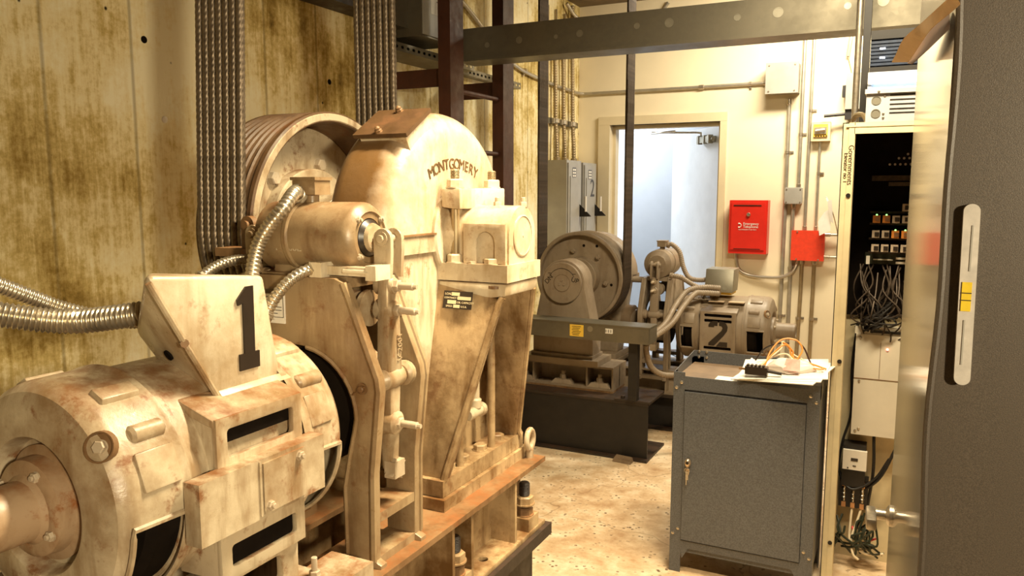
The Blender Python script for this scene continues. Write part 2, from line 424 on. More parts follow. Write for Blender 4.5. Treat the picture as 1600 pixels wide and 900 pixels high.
def tube(bm, pts, r, n=10, rf=None, cap=True, shape=None):
    """sweep; rf(i) scales the radius per ring, shape(i, k) per vertex"""
    P = [Vector(p) for p in pts]; rings = []; u = None
    for i, p in enumerate(P):
        t = (P[min(i + 1, len(P) - 1)] - P[max(i - 1, 0)]).normalized()
        if u is None: _, u, _ = axes(t)
        u = (u - t * u.dot(t)).normalized(); v = t.cross(u)
        rr = r * (rf(i) if rf else 1.0)
        rings.append([bm.verts.new(p + (u * cos(2 * pi * k / n) + v * sin(2 * pi * k / n)) * rr * (shape(i, k) if shape else 1.0)) for k in range(n)])
    for A, B in zip(rings, rings[1:]):
        for k in range(n): bm.faces.new((A[k], A[(k + 1) % n], B[(k + 1) % n], B[k]))
    if cap: bm.faces.new(rings[0][::-1]); bm.faces.new(rings[-1])
def flexpipe(bm, pts, r, pitch=0.0065, n=12):
    P = resample(cr(pts, 14), pitch / 4)
    sc = (0.90, 1.0, 1.08, 1.0)
    tube(bm, P, r, n, rf=lambda i: sc[i % 4])
def poly2d(outline, holes, depth, bev=0.0, curved=False):
    """a flat plate with holes, thickness depth centred on z=0, as a mesh in its own XY plane"""
    cu = bpy.data.curves.new('tmp', 'CURVE'); cu.dimensions = '2D'; cu.fill_mode = 'BOTH'
    for pl in [outline] + list(holes):
        s = cu.splines.new('POLY'); s.points.add(len(pl) - 1); s.use_cyclic_u = True
        for p, q in zip(s.points, pl): p.co = (q[0], q[1], 0, 1)
    cu.extrude = max(1e-4, depth / 2 - bev); cu.bevel_depth = bev; cu.bevel_resolution = 1; cu.offset = -bev
    return curve_mesh(cu)
def curve_mesh(cu):
    o = bpy.data.objects.new('tmp', cu); COL.objects.link(o)
    dg = bpy.context.evaluated_depsgraph_get(); dg.update()
    me = bpy.data.meshes.new_from_object(o.evaluated_get(dg))
    bpy.data.objects.remove(o); bpy.data.curves.remove(cu)
    return me
def add_mesh(bm, me, mat4, mi=None):
    t = bmesh.new(); t.from_mesh(me); bmesh.ops.remove_doubles(t, verts=t.verts[:], dist=1e-6)
    t.transform(mat4)
    if mi is not None:
        for f in t.faces: f.material_index = mi
    else:
        for f in t.faces: f.material_index = 0
    m2 = bpy.data.meshes.new('tmp'); t.to_mesh(m2); t.free(); bm.from_mesh(m2)
    bpy.data.meshes.remove(m2); bpy.data.meshes.remove(me)
def frame(o, x, y):
    x = Vector(x).normalized(); y = Vector(y).normalized(); z = x.cross(y)
    return Matrix(((x.x, y.x, z.x, o[0]), (x.y, y.y, z.y, o[1]), (x.z, y.z, z.z, o[2]), (0, 0, 0, 1)))
def plate(bm, outline, holes, depth, mat4, bev=0.0, mi=None): add_mesh(bm, poly2d(outline, holes, depth, bev), mat4, mi)
def text(bm, s, size, mat4, ext=0.0006, align='CENTER', space=1.0, mi=None):
    cu = bpy.data.curves.new('tmp', 'FONT'); cu.body = s; cu.size = size; cu.extrude = ext
    cu.align_x = align; cu.align_y = 'CENTER'; cu.space_character = space
    add_mesh(bm, curve_mesh(cu), mat4, mi)
def FX(x, y, z): return frame((x, y, z), (0, 1, 0), (0, 0, 1))     # a picture plane facing +X
def FNY(x, y, z): return frame((x, y, z), (1, 0, 0), (0, 0, 1))    # facing -Y
def FNX(x, y, z): return frame((x, y, z), (0, -1, 0), (0, 0, 1))   # facing -X
def circle(cx, cy, r, n=32, a0=0.0, a1=2 * pi):
    full = abs(a1 - a0 - 2 * pi) < 1e-6
    return [(cx + r * cos(a0 + (a1 - a0) * k / n), cy + r * sin(a0 + (a1 - a0) * k / n)) for k in range(n if full else n + 1)]
def rect(x0, x1, y0, y1): return [(x0, y0), (x1, y0), (x1, y1), (x0, y1)]
def rrect(x0, x1, y0, y1, r, n=5):
    out = []
    for cx, cy, a in ((x1 - r, y1 - r, 0), (x0 + r, y1 - r, pi / 2), (x0 + r, y0 + r, pi), (x1 - r, y0 + r, 1.5 * pi)):
        out += [(cx + r * cos(a + pi / 2 * k / n), cy + r * sin(a + pi / 2 * k / n)) for k in range(n + 1)]
    return out

# ================================================================== the room
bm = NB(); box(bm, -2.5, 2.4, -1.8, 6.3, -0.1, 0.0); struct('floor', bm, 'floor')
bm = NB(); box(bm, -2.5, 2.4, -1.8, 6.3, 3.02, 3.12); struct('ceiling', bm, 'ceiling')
bm = NB(); box(bm, -2.7, -2.5, -1.8, 6.45, -0.1, 3.12); struct('wall_left', bm, 'wall_concrete')
bm = NB()
box(bm, -2.5, -2.22, 6.3, 6.45, -0.1, 3.12); box(bm, -1.31, 2.4, 6.3, 6.45, -0.1, 3.12); box(bm, -2.22, -1.31, 6.3, 6.45, 2.05, 3.12)
struct('wall_back', bm, 'wall_paint')
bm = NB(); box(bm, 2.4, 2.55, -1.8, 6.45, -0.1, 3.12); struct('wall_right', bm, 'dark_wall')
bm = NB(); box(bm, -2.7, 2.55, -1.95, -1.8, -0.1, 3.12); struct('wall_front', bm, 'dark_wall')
# corridor behind the door
bm = NB(); box(bm, -4.2, -0.4, 6.45, 9.3, -0.1, 0.0); struct('floor_corridor', bm, 'corr_grey')
bm = NB(); box(bm, -4.2, -0.4, 6.45, 9.3, 2.75, 2.85); struct('ceiling_corridor', bm, 'corr_white')
bm = NB(); box(bm, -4.2, -0.4, 9.2, 9.3, 0, 2.75); struct('wall_corridor_back', bm, 'corr_white')
bm = NB(); box(bm, -2.62, -0.5, 8.1, 8.2, 0, 2.75, 0.01); struct('wall_corridor_corner', bm, 'corr_grey')
bm = NB(); box(bm, -0.5, -0.4, 6.45, 9.2, 0, 2.75); box(bm, -4.2, -4.1, 6.45, 9.2, 0, 2.75); struct('wall_corridor_sides', bm, 'corr_white')
# door frame: moulded jambs and head, with the stop step
bm = NB()
for x0, x1, xs0, xs1 in ((-2.315, -2.215, -2.22, -2.19), (-1.315, -1.265, -1.34, -1.31)):
    box(bm, x0, x1, 6.275, 6.47, 0, 2.049, 0.002); box(bm, xs0, xs1, 6.36, 6.44, 0, 2.019, 0.002)
box(bm, -2.315, -1.265, 6.275, 6.47, 2.05, 2.118, 0.002); box(bm, -2.215, -1.315, 6.36, 6.44, 2.02, 2.052, 0.003)
struct('trim_1', bm, 'frame_paint')
# open door leaf with hinges and closer
th = rad(50)
DX, DY = -1.335, 6.45
dm = Matrix.Translation((DX, DY, 0)) @ Matrix.Rotation(-th, 4, 'Z')
bm = NB(); box(bm, -0.90, 0, -0.0, 0.045, 0.01, 2.03, 0.003); bm.transform(dm)
door = struct('door_1', bm, 'door_blue')
def dpart(name, bm, mat, label=None):
    bm.transform(dm); return part(name, bm, mat, door, label=label)
bm = NB()
for z in (0.25, 1.02, 1.80): cyl(bm, (0.005, -0.008, z - 0.05), (0.005, -0.008, z + 0.05), 0.008, n=12)
dpart('hinge', bm, 'steel')
bm = NB(); box(bm, -0.33, -0.10, -0.055, 0.0, 1.905, 1.955, 0.008); cyl(bm, (-0.335, -0.03, 1.93), (-0.075, -0.03, 1.93), 0.020, n=16, bv=0.004)
for x in (-0.30, -0.20, -0.12): box(bm, x - 0.012, x + 0.012, -0.062, -0.02, 1.895, 1.965, 0.003)
dpart('door_closer', bm, 'galv', 'silver door closer body')
bm = NB()
tube(bm, [(-0.30, -0.03, 1.965), (-0.30, -0.03, 1.99), (-0.33, -0.06, 1.995), (-0.42, -0.42, 1.995)], 0.009, 8)
tube(bm, [(-0.42, -0.42, 1.985), (-0.10, -0.36, 1.985)], 0.008, 8)
dpart('closer_arm', bm, 'steel')
bm = NB(); cyl(bm, (-0.84, -0.06, 0.98), (-0.84, 0, 0.98), 0.026, n=20, bv=0.004); tube(bm, cr([(-0.84, -0.055, 0.98), (-0.80, -0.062, 0.98), (-0.73, -0.06, 0.98)], 5), 0.010, 8)
dpart('door_handle', bm, 'steel')

# ================================================================== back wall services
def pipe_run(pts, r=0.0135, clamps=(), mat='pipe', name='conduit', label='', couplings=(), k=6):
    """a rigid conduit with its saddle clamps and couplings"""
    t = thing(name, label, 'conduit', pts[0])
    bm = NB(); tube(bm, cr(pts, k) if len(pts) > 2 else pts, r, 12); part('tube', bm, mat, t, True)
    for p, d in couplings:
        bm = NB(); p = Vector(p); d = Vector(d).normalized(); cyl(bm, p - d * 0.022, p + d * 0.022, r * 1.35, n=14, bv=0.003)
        a, b, c = axes(d); cyl(bm, p, p + b * r * 1.8, 0.004, n=8); part('coupling', bm, 'steel', t, True)
    for p, d, nrm in clamps:
        bm = NB(); p = Vector(p); d = Vector(d).normalized(); nrm = Vector(nrm).normalized(); s = d.cross(nrm)
        cyl(bm, p - d * 0.010, p + d * 0.010, r * 1.28, n=14)
        hull(bm, [p + s * a + d * b + nrm * c for a in (r, r + 0.028) for b in (-0.009, 0.009) for c in (-r * 0.98, -r * 0.7)])
        cyl(bm, p + s * (r + 0.015) - nrm * r * 0.8, p + s * (r + 0.015) - nrm * r * 0.2, 0.006, n=8)
        part('clamp', bm, 'steel', t, True)
    return t
BY = 6.282
pipe_run([(-0.812, BY, 2.18), (-0.812, BY, 1.3), (-0.822, BY, 0.0)], 0.016, [((-0.812, BY, 1.80), (0, 0, 1), (0, -1, 0)), ((-0.82, BY, 0.56), (0, 0, 1), (0, -1, 0))], 'pipe', label='thick vertical conduit dropping from the large grey box on the cream wall', couplings=[((-0.812, BY, 2.17), (0, 0, 1))])
pipe_run([(-0.72, BY, 3.0), (-0.722, BY, 1.53)], 0.013, [((-0.722, BY, 1.93), (0, 0, 1), (0, -1, 0))], 'pipe', label='vertical conduit running from the ceiling into the small grey box', couplings=[((-0.722, BY, 1.545), (0, 0, 1))])
pipe_run([(-0.655, BY, 3.0), (-0.665, BY, 1.21)], 0.012, [((-0.658, BY, 2.10), (0, 0, 1), (0, -1, 0))], 'pipe', label='vertical conduit from the ceiling to the plain red junction box', couplings=[((-0.665, BY, 1.23), (0, 0, 1))])
pipe_run([(-0.753, BY, 1.42), (-0.753, BY, 0.0)], 0.015, [((-0.753, BY, 0.93), (0, 0, 1), (0, -1, 0))], 'pipe', label='vertical conduit leaving the bottom of the small grey box', couplings=[((-0.753, BY, 1.405), (0, 0, 1))])
pipe_run([(-0.585, BY, 1.88), (-0.587, BY, 1.21)], 0.010, [((-0.586, BY, 1.64), (0, 0, 1), (0, -1, 0))], 'pipe', label='short thin conduit between the cream outlet box and the plain red junction box', couplings=[((-0.587, BY, 1.23), (0, 0, 1))])
pipe_run([(-0.672, BY, 1.0), (-0.676, BY, 0.6), (-0.690, BY, 0.0)], 0.014, [((-0.683, BY, 0.55), (0, 0, 1), (0, -1, 0))], 'pipe_dull', label='left one of two conduits under the plain red junction box', couplings=[((-0.672, BY, 0.985), (0, 0, 1))])
pipe_run([(-0.585, BY, 1.0), (-0.588, BY, 0.6), (-0.59, BY, 0.0)], 0.014, [((-0.587, BY, 0.55), (0, 0, 1), (0, -1, 0))], 'pipe_dull', label='right one of two conduits under the plain red junction box', couplings=[((-0.585, BY, 0.985), (0, 0, 1))])
for z, w in ((1.192, 'upper'), (1.026, 'lower')):
    pipe_run([(-0.53, BY - 0.03, z), (-0.22, BY - 0.03, z)], 0.011, [], 'pipe', label=w + ' short horizontal conduit on the right side of the red junction box', couplings=[((-0.50, BY - 0.03, z), (1, 0, 0))])
pipe_run([(-1.161, BY, 1.05), (-1.158, BY, 0.98), (-1.135, BY, 0.905), (-1.06, BY, 0.862), (-0.93, BY - 0.012, 0.852), (-0.81, BY - 0.025, 0.862), (-0.735, BY - 0.02, 0.905), (-0.708, BY, 0.97), (-0.705, BY, 1.01)], 0.0135, [], 'pipe', label='curved conduit swooping from the red telephone box to the red junction box')
# long horizontal conduit: along the concrete wall, round the corner, to the big grey box
pipe_run([(-2.478, 3.9, 2.80), (-2.478, 4.35, 2.64), (-2.478, 4.95, 2.40), (-2.478, 5.5, 2.335), (-2.478, 6.20, 2.315)], 0.0135, [((-2.478, 5.2, 2.364), (0, 1, -0.1), (1, 0, 0))], 'pipe', label='thin conduit descending along the concrete wall towards the room corner')
pipe_run([(-2.478, 6.20, 2.315), (-2.455, 6.255, 2.315), (-2.38, BY, 2.314), (-1.6, BY, 2.315), (-0.97, BY, 2.318)], 0.0135,
         [((-1.10, BY, 2.318), (1, 0, 0), (0, -1, 0))], 'pipe', label='long horizontal conduit above the door ending at the large grey box', couplings=[((-1.47, BY, 2.315), (1, 0, 0)), ((-0.985, BY, 2.318), (1, 0, 0))])
# large grey pull box
t = thing('junction_box', 'large square grey junction box high on the cream wall', 'junction box', (-0.86, 6.2, 2.22))
bm = NB(); box(bm, -0.965, -0.745, 6.16, 6.3, 2.228, 2.438, 0.004); part('body', bm, 'grey_box', t, True)
bm = NB(); box(bm, -0.970, -0.740, 6.152, 6.162, 2.222, 2.444, 0.003); part('cover', bm, 'grey_box', t, True)
for x in (-0.945, -0.765):
    for z in (2.24, 2.425):
        bm = NB(); cyl(bm, (x, 6.153, z), (x, 6.146, z), 0.006, n=10, bv=0.001); part('screw', bm, 'steel', t, True)
# small grey box
t = thing('junction_box', 'small grey junction box between two vertical conduits beside the telephone box', 'junction box', (-0.75, 6.26, 1.42))
bm = NB(); box(bm, -0.810, -0.692, 6.245, 6.3, 1.42, 1.535, 0.003); part('body', bm, 'grey_box', t, True)
bm = NB(); plate(bm, rrect(-0.814, -0.688, 1.416, 1.539, 0.012), [], 0.006, FNY(0, 6.243, 0), 0.001); part('cover', bm, 'grey_box', t, True)
for x in (-0.80, -0.702):
    for z in (1.43, 1.525):
        bm = NB(); cyl(bm, (x, 6.241, z), (x, 6.236, z), 0.005, n=8); part('screw', bm, 'steel', t, True)
# outlet box with a cable plugged in
t = thing('outlet_box', 'cream outlet box with a yellow edged receptacle high on the wall', 'outlet', (-0.58, 6.26, 1.875))
bm = NB(); box(bm, -0.645, -0.515, 6.235, 6.3, 1.875, 2.012, 0.004); part('body', bm, 'panel_cream', t, True)
bm = NB(); box(bm, -0.628, -0.532, 6.222, 6.236, 1.905, 1.995, 0.003); part('faceplate', bm, 'yellow', t, True)
bm = NB(); box(bm, -0.622, -0.538, 6.212, 6.224, 1.925, 1.972, 0.006)
cyl(bm, (-0.615, 6.205, 1.945), (-0.545, 6.205, 1.953), 0.013, n=12, bv=0.004); part('cover_clip', bm, 'steel', t, True)
bm = NB()
for i in range(5): box(bm, -0.615 + i * 0.018, -0.605 + i * 0.018, 6.219, 6.223, 1.908, 1.914)
part('lettering', bm, 'plate_black', t, True)
# red telephone box
t = thing('telephone_box', 'red emergency telephone cabinet with white lettering on the cream wall', 'telephone box', (-1.065, 6.25, 1.035))
bm = NB(); box(bm, -1.206, -0.922, 6.19, 6.3, 1.035, 1.442, 0.004); part('body', bm, 'red', t, True)
bm = NB(); box(bm, -1.190, -0.940, 6.182, 6.192, 1.065, 1.425, 0.003); part('door', bm, 'red', t, True)
bm = NB(); box(bm, -1.172, -0.968, 6.178, 6.184, 1.400, 1.407); part('slot', bm, 'plate_black', t, True)
bm = NB(); box(bm, -1.165, -0.968, 6.1795, 6.184, 1.071, 1.075); part('lower_slot', bm, 'plate_black', t, True)
bm = NB(); cyl(bm, (-1.06, 6.184, 1.335), (-1.06, 6.170, 1.335), 0.014, n=16, bv=0.002); part('lock', bm, 'steel', t, True, 'round metal lock')
bm = NB()
text(bm, 'Emergency', 0.026, FNY(-1.098, 6.1805, 1.264), 0.0006, 'LEFT', mi=0); text(bm, 'Telephone', 0.026, FNY(-1.098, 6.1805, 1.241), 0.0006, 'LEFT')
text(bm, 'FOR EMERGENCY USE ONLY', 0.0105, FNY(-1.065, 6.1805, 1.219), 0.0005)
tube(bm, cr([(-1.128, 6.180, 1.268), (-1.116, 6.180, 1.262), (-1.113, 6.180, 1.252), (-1.117, 6.180, 1.240), (-1.128, 6.180, 1.236)], 5), 0.0026, 6)
for z in (1.266, 1.238): box(bm, -1.134, -1.122, 6.178, 6.182, z - 0.005, z + 0.005, 0.001)
part('lettering', bm, 'white', t, True, 'white printed telephone lettering')
# plain red junction box
t = thing('junction_box', 'plain orange red square junction box among the conduits', 'junction box', (-0.63, 6.25, 1.0))
bm = NB(); box(bm, -0.742, -0.518, 6.20, 6.3, 1.002, 1.218, 0.004); part('body', bm, 'red2', t, True)
bm = NB(); box(bm, -0.746, -0.514, 6.192, 6.202, 0.998, 1.222, 0.003); part('cover', bm, 'red2', t, True)
for x in (-0.705, -0.552):
    for z in (1.008, 1.212):
        bm = NB(); cyl(bm, (x, 6.193, z), (x, 6.186, z), 0.006, n=8); part('screw', bm, 'steel', t, True)
# paper tags tied on a wire
bm = NB()
hull(bm, [(-0.56, 6.14, 1.29), (-0.545, 6.12, 1.19), (-0.47, 6.10, 1.23), (-0.475, 6.11, 1.39), (-0.52, 6.13, 1.36), (-0.52, 6.145, 1.31)])
hull(bm, [(-0.50, 6.09, 1.44), (-0.47, 6.08, 1.45), (-0.452, 6.085, 1.28), (-0.475, 6.095, 1.30)])
hull(bm, [(-0.515, 6.10, 1.47), (-0.505, 6.10, 1.475), (-0.47, 6.09, 1.40), (-0.49, 6.09, 1.41)])
t = one('paper_tag', bm, 'white', 'crumpled white paper tag hanging by the red junction box', 'paper')
bm = NB(); tube(bm, cr([(-0.51, 6.10, 1.47), (-0.49, 6.15, 1.42), (-0.46, 6.20, 1.33), (-0.43, 6.2, 1.22)], 5), 0.004, 6); tube(bm, [(-0.43, 6.2, 1.22), (-0.43, 6.24, 1.19)], 0.004, 6)
o = part('tie_wire', bm, 'pipe_dull', t, True)
# grey device box beside the rack with its cable
t = thing('device_box', 'tall narrow dark grey box beside the rack post near the ceiling', 'box', (-0.37, 6.25, 2.09))
bm = NB(); box(bm, -0.42, -0.29, 6.17, 6.3, 2.09, 2.34, 0.006); part('body', bm, 'grey_box', t, True)
bm = NB(); box(bm, -0.445, -0.42, 6.20, 6.26, 2.18, 2.26, 0.004); part('side_plug', bm, 'black', t, True)
bm = NB(); tube(bm, [(-0.56, 6.21, 2.05), (-0.40, 6.21, 2.06)], 0.011, 8); box(bm, -0.42, -0.36, 6.19, 6.25, 2.02, 2.11, 0.01); part('bottom_connector', bm, 'black', t, True)
bm = NB(); tube(bm, cr([(-0.395, 6.28, 2.72), (-0.41, 6.27, 2.60), (-0.425, 6.27, 2.47)], 5), 0.014, 10); part('conduit_stub', bm, 'pipe', t, True)
bm = NB(); tube(bm, cr([(-0.425, 6.27, 2.47), (-0.405, 6.26, 2.40), (-0.39, 6.25, 2.34)], 5), 0.005, 8); part('cable', bm, 'pipe_dull', t, True)

# ================================================================== concrete wall services
# two disconnect switches side by side near the corner
def disconnect(y0, y1, z0, z1, x1, num, label):
    t = thing('disconnect_switch', label, 'switch box', (-2.4, (y0 + y1) / 2, z0))
    bm = NB(); box(bm, -2.49, x1, y0, y1, z0, z1, 0.005); part('body', bm, 'grey_box', t, True)
    bm = NB(); box(bm, x1, x1 + 0.012, y0 + 0.012, y1 - 0.06, z0 + 0.02, z1 - 0.02, 0.004)
    box(bm, x1 + 0.01, x1 + 0.018, y0 + 0.04, y0 + 0.055, z0 + 0.1, z1 - 0.12, 0.003); part('door', bm, 'grey_box', t, True)
    bm = NB()
    zc = z0 + (z1 - z0) * 0.42
    hull(bm, [(x1 + 0.002, y1 - 0.055, zc + 0.05), (x1 + 0.10, y1 - 0.045, zc - 0.05), (x1 + 0.10, y1 - 0.02, zc - 0.06), (x1 + 0.002, y1 - 0.005, zc - 0.06), (x1 + 0.002, y1 - 0.055, zc - 0.06)], 0.004)
    part('handle', bm, 'black', t, True, 'dark switch handle wedge')
    bm = NB(); cyl(bm, (x1 + 0.06, y1 - 0.05, zc - 0.02), (x1 + 0.06, y1 - 0.05, zc + 0.10), 0.008, n=10); part('handle_bar', bm, 'white_plastic', t, True)
    bm = NB(); box(bm, x1 + 0.012, x1 + 0.0135, y0 + 0.09, y0 + 0.16, z1 - 0.13, z1 - 0.055); part('label_plate', bm, 'plate_black', t, True)
    bm = NB()
    for i in range(2):
        for j in range(3): box(bm, x1 + 0.0135, x1 + 0.0145, y0 + 0.095 + i * 0.032, y0 + 0.120 + i * 0.032, z1 - 0.125 + j * 0.023, z1 - 0.110 + j * 0.023)
    part('label_print', bm, 'white_plastic', t, True)
    if num:
        bm = NB(); text(bm, num, 0.20, FX(x1 + 0.0135, y1 - 0.12, zc + 0.16), 0.0008); part('number', bm, 'plate_black', t, True, 'black painted number two')
    return t
disconnect(5.56, 5.86, 1.10, 1.745, -2.30, '', 'grey disconnect switch box nearer the room on the concrete wall')
disconnect(5.90, 6.20, 1.10, 1.735, -2.30, '2', 'grey disconnect switch box marked 2 closest to the corner')
ks = ['leftmost', 'middle', 'rightmost']
for i, (y, top) in enumerate(((5.70, 2.62), (5.86, 2.66), (6.05, 2.70))):
    pts = [(-2.44, y, 1.74), (-2.445, y, 1.9), (-2.458, y + 0.01, 2.06), (-2.462, y + 0.005, 2.45), (-2.465, y + 0.0, top)]
    if i < 2: pts += [(-2.45, y + 0.04, top + 0.13), (-2.42, y + 0.18, top + 0.19 - 0.04 * i), (-2.38, y + 0.38, top + 0.10)]
    else: pts += [(-2.465, y, 2.98)]
    t = thing('flexible_conduit', ks[i] + ' of three conduits rising from the grey disconnect boxes by the corner', 'conduit', pts[0], group='conduits above the disconnect boxes')
    bm = NB(); flexpipe(bm, pts, 0.0165, 0.02, 10); part('tube', bm, 'pipe_dull', t, True)
    bm = NB(); cyl(bm, (-2.44, y, 1.735), (-2.44, y, 1.775), 0.026, n=14, bv=0.003); part('connector', bm, 'pipe_dull', t, True)
    bm = NB(); yy = y + 0.01; cyl(bm, (-2.455, yy, 2.035), (-2.455, yy, 2.065), 0.03, n=14); box(bm, -2.47, -2.45, yy - 0.055, yy - 0.02, 2.03, 2.07, 0.003); part('clamp', bm, 'steel', t, True)
for i, y in enumerate((5.62, 5.775, 5.95)):
    bm = NB(); tube(bm, [(-2.485, y, 1.70), (-2.485, y, 2.9)], 0.009, 8)
    one('thin_conduit', bm, 'pipe_dull', ['first', 'second', 'third'][i] + ' thin pipe flat on the concrete behind the corner conduits, from the left', 'conduit', group='thin pipes behind the corner conduits')
bm = NB(); box(bm, -2.497, -2.475, 5.55, 6.22, 2.028, 2.072, 0.003); one('strut_rail', bm, 'galv_dark', 'short strut rail holding the clamps of the corner conduits', 'rail')
bm = NB(); tube(bm, cr([(-2.46, 5.92, 2.97), (-2.42, 6.05, 2.88), (-2.3, 6.22, 2.83), (-2.1, 6.28, 2.835), (-1.85, 6.285, 2.87), (-1.75, 6.285, 2.98)], 6), 0.014, 10)
one('bent_conduit', bm, 'pipe', 'bent conduit dipping under the ceiling in the room corner', 'conduit')

# big disconnect / trough box high on the concrete wall, with strut
t = thing('wall_box', 'grey enclosure with paper labels high on the concrete wall left of the ladder', 'electrical box', (-2.4, 3.8, 2.27))
bm = NB(); box(bm, -2.47, -2.22, 3.45, 3.80, 2.29, 3.0, 0.004); part('body', bm, 'galv_dark', t, True)
bm = NB(); box(bm, -2.222, -2.212, 3.46, 3.79, 2.30, 2.99, 0.003); part('cover', bm, 'grey_box', t, True)
bm = NB()
for z in (2.52, 2.68): lathe(bm, [(0.026, 0), (0.026, 0.003), (0.022, 0.003), (0.022, 0.001)], (-2.34, 3.45, z), (0, -1, 0), 20)
part('knockout', bm, 'galv_dark', t, True)
bm = NB(); box(bm, -2.212, -2.2105, 3.56, 3.66, 2.53, 2.62); part('upper_label', bm, 'pink', t, True, 'small faded red and white label')
bm = NB(); box(bm, -2.212, -2.2105, 3.53, 3.72, 2.41, 2.52); part('lower_label', bm, 'white', t, True, 'pale yellow paper label')
bm = NB()
for z in (2.49, 2.475): box(bm, -2.2105, -2.2095, 3.58, 3.70, z, z + 0.004)
box(bm, -2.2105, -2.2095, 3.62, 3.71, 2.425, 2.445); part('label_print', bm, 'plate_black', t, True)
bm = NB(); box(bm, -2.46, -2.30, 3.28, 3.45, 2.33, 2.62, 0.003); one('gutter_box', bm, 'galv_dark', 'short grey wiring gutter joined to the left of the labelled enclosure', 'electrical box')
def strut(y0, y1, z0, z1, x0, x1, label):
    bm = NB(); n = int((y1 - y0) / 0.05)
    holes = [rrect(y0 + 0.02 + 0.05 * i, y0 + 0.045 + 0.05 * i, (z0 + z1) / 2 - 0.007, (z0 + z1) / 2 + 0.007, 0.006, 3) for i in range(n)]
    plate(bm, rect(y0, y1, z0, z1), holes, 0.003, FX(x1, 0, 0))
    box(bm, x0, x1, y0, y1, z0, z0 + 0.003); box(bm, x0, x1, y0, y1, z1 - 0.003, z1); box(bm, x0 - 0.001, x0 + 0.002, y0, y1, z0, z1)
    return one('strut_channel', bm, 'galv_dark', label, 'strut')
strut(3.30, 4.12, 2.205, 2.247, -2.495, -2.29, 'perforated strut channel under the grey enclosure on the concrete wall')
strut(4.10, 5.05, 2.215, 2.257, -2.495, -2.44, 'perforated strut channel behind the red ladder on the concrete wall')

# red ladder on stand-off brackets
t = thing('wall_ladder', 'dark red steel ladder standing off the concrete wall', 'ladder', (-2.1, 3.85, 0))
for y in (3.535, 4.115):
    bm = NB(); box(bm, -2.135, -2.065, y - 0.066, y + 0.066, 0, 3.02, 0.003); part('stringer', bm, 'red_lead', t, True)
for z in [0.278 + 0.305 * i for i in range(10) if i not in (7,)]:
    bm = NB(); cyl(bm, (-2.1, 3.60, z - 0.08), (-2.1, 4.05, z - 0.08), 0.013, n=12); part('rung', bm, 'red_lead', t, True)
for z in (2.09, 0.6):
    for y in (3.535, 4.115):
        bm = NB(); box(bm, -2.49, -2.136, y - 0.006, y + 0.006, z - 0.045, z + 0.045, 0.002); box(bm, -2.497, -2.488, y - 0.03, y + 0.05, z - 0.045, z + 0.045, 0.002)
        cyl(bm, (-2.45, y - 0.006, z), (-2.45, y - 0.018, z), 0.011, n=8); part('bracket', bm, 'red_lead', t, True)

# overhead wireway
t = thing('wireway', 'long galvanised wireway crossing overhead in front of the door', 'wireway', (-1.1, 3.85, 2.21))
bm = NB(); box(bm, -2.215, 0.9, 3.83, 3.99, 2.225, 2.385, 0.003); part('trough', bm, 'galv_dark', t, True)
bm = NB(); box(bm, -2.22, 0.9, 3.822, 3.998, 2.212, 2.226, 0.003); part('bottom_cover', bm, 'galv_dark', t, True)
for x, r, z in ((-2.05, .014, 2.29), (-1.86, .018, 2.30), (-1.65, .011, 2.30), (-1.52, .018, 2.305), (-1.22, .015, 2.315), (-1.06, .022, 2.315), (-0.74, .016, 2.31), (-0.56, .023, 2.315), (-0.27, .015, 2.315), (-0.13, .023, 2.322), (0.1, .016, 2.31)):
    bm = NB(); lathe(bm, [(r, 0), (r, 0.0022), (r * 0.86, 0.0022), (r * 0.86, 0.0006), (0, 0.0006)], (x, 3.8305, z), (0, -1, 0), 24, cap0=False); part('knockout', bm, 'galv', t, True)
for x in (-0.66, 0.5):
    bm = NB(); box(bm, x - 0.02, x + 0.02, 3.86, 3.90, 2.385, 3.02, 0.002); part('hanger', bm, 'black_steel', t, True)
bm = NB(); cyl(bm, (-0.11, 3.76, 2.44), (0.55, 3.76, 2.45), 0.020, n=14); lathe(bm, [(0.02, 0), (0.034, 0.01), (0.034, 0.07), (0.026, 0.10)], (-0.15, 3.76, 2.44), (1, 0, 0), 18)
cyl(bm, (-0.02, 3.76, 2.39), (-0.02, 3.76, 2.42), 0.012, n=10); one('pipe_fitting', bm, 'galv_dark', 'short grey pipe with an elbow fitting lying above the wireway', 'pipe')
bm = NB(); box(bm, -2.49, -2.35, 1.9, 3.27, 2.367, 2.75, 0.004); one('roof_beam', bm, 'black_steel', 'dark steel beam fixed high along the concrete wall', 'beam')
for y, z, mt, lab in ((2.04, 2.06, 'dark_hole', 'dark round tie hole in the concrete wall, upper one left of the ropes'), (2.111, 1.781, 'white_plastic', 'small pale plug in the concrete wall left of the ropes'), (3.07, 2.033, 'dark_hole', 'dark round tie hole in the concrete wall between the two rope groups')):
    bm = NB(); lathe(bm, [(0.013, 0), (0.013, 0.002), (0.010, 0.003), (0.0, 0.002)], (-2.501, y, z), (1, 0, 0), 16, cap0=False); one('wall_plug', bm, mt, lab, 'plug')

# ================================================================== hoisting machine builders
def arc_pts(r, a0, a1, n): return [(r * cos(rad(a0 + (a1 - a0) * k / n)), r * sin(rad(a0 + (a1 - a0) * k / n))) for k in range(n + 1)]

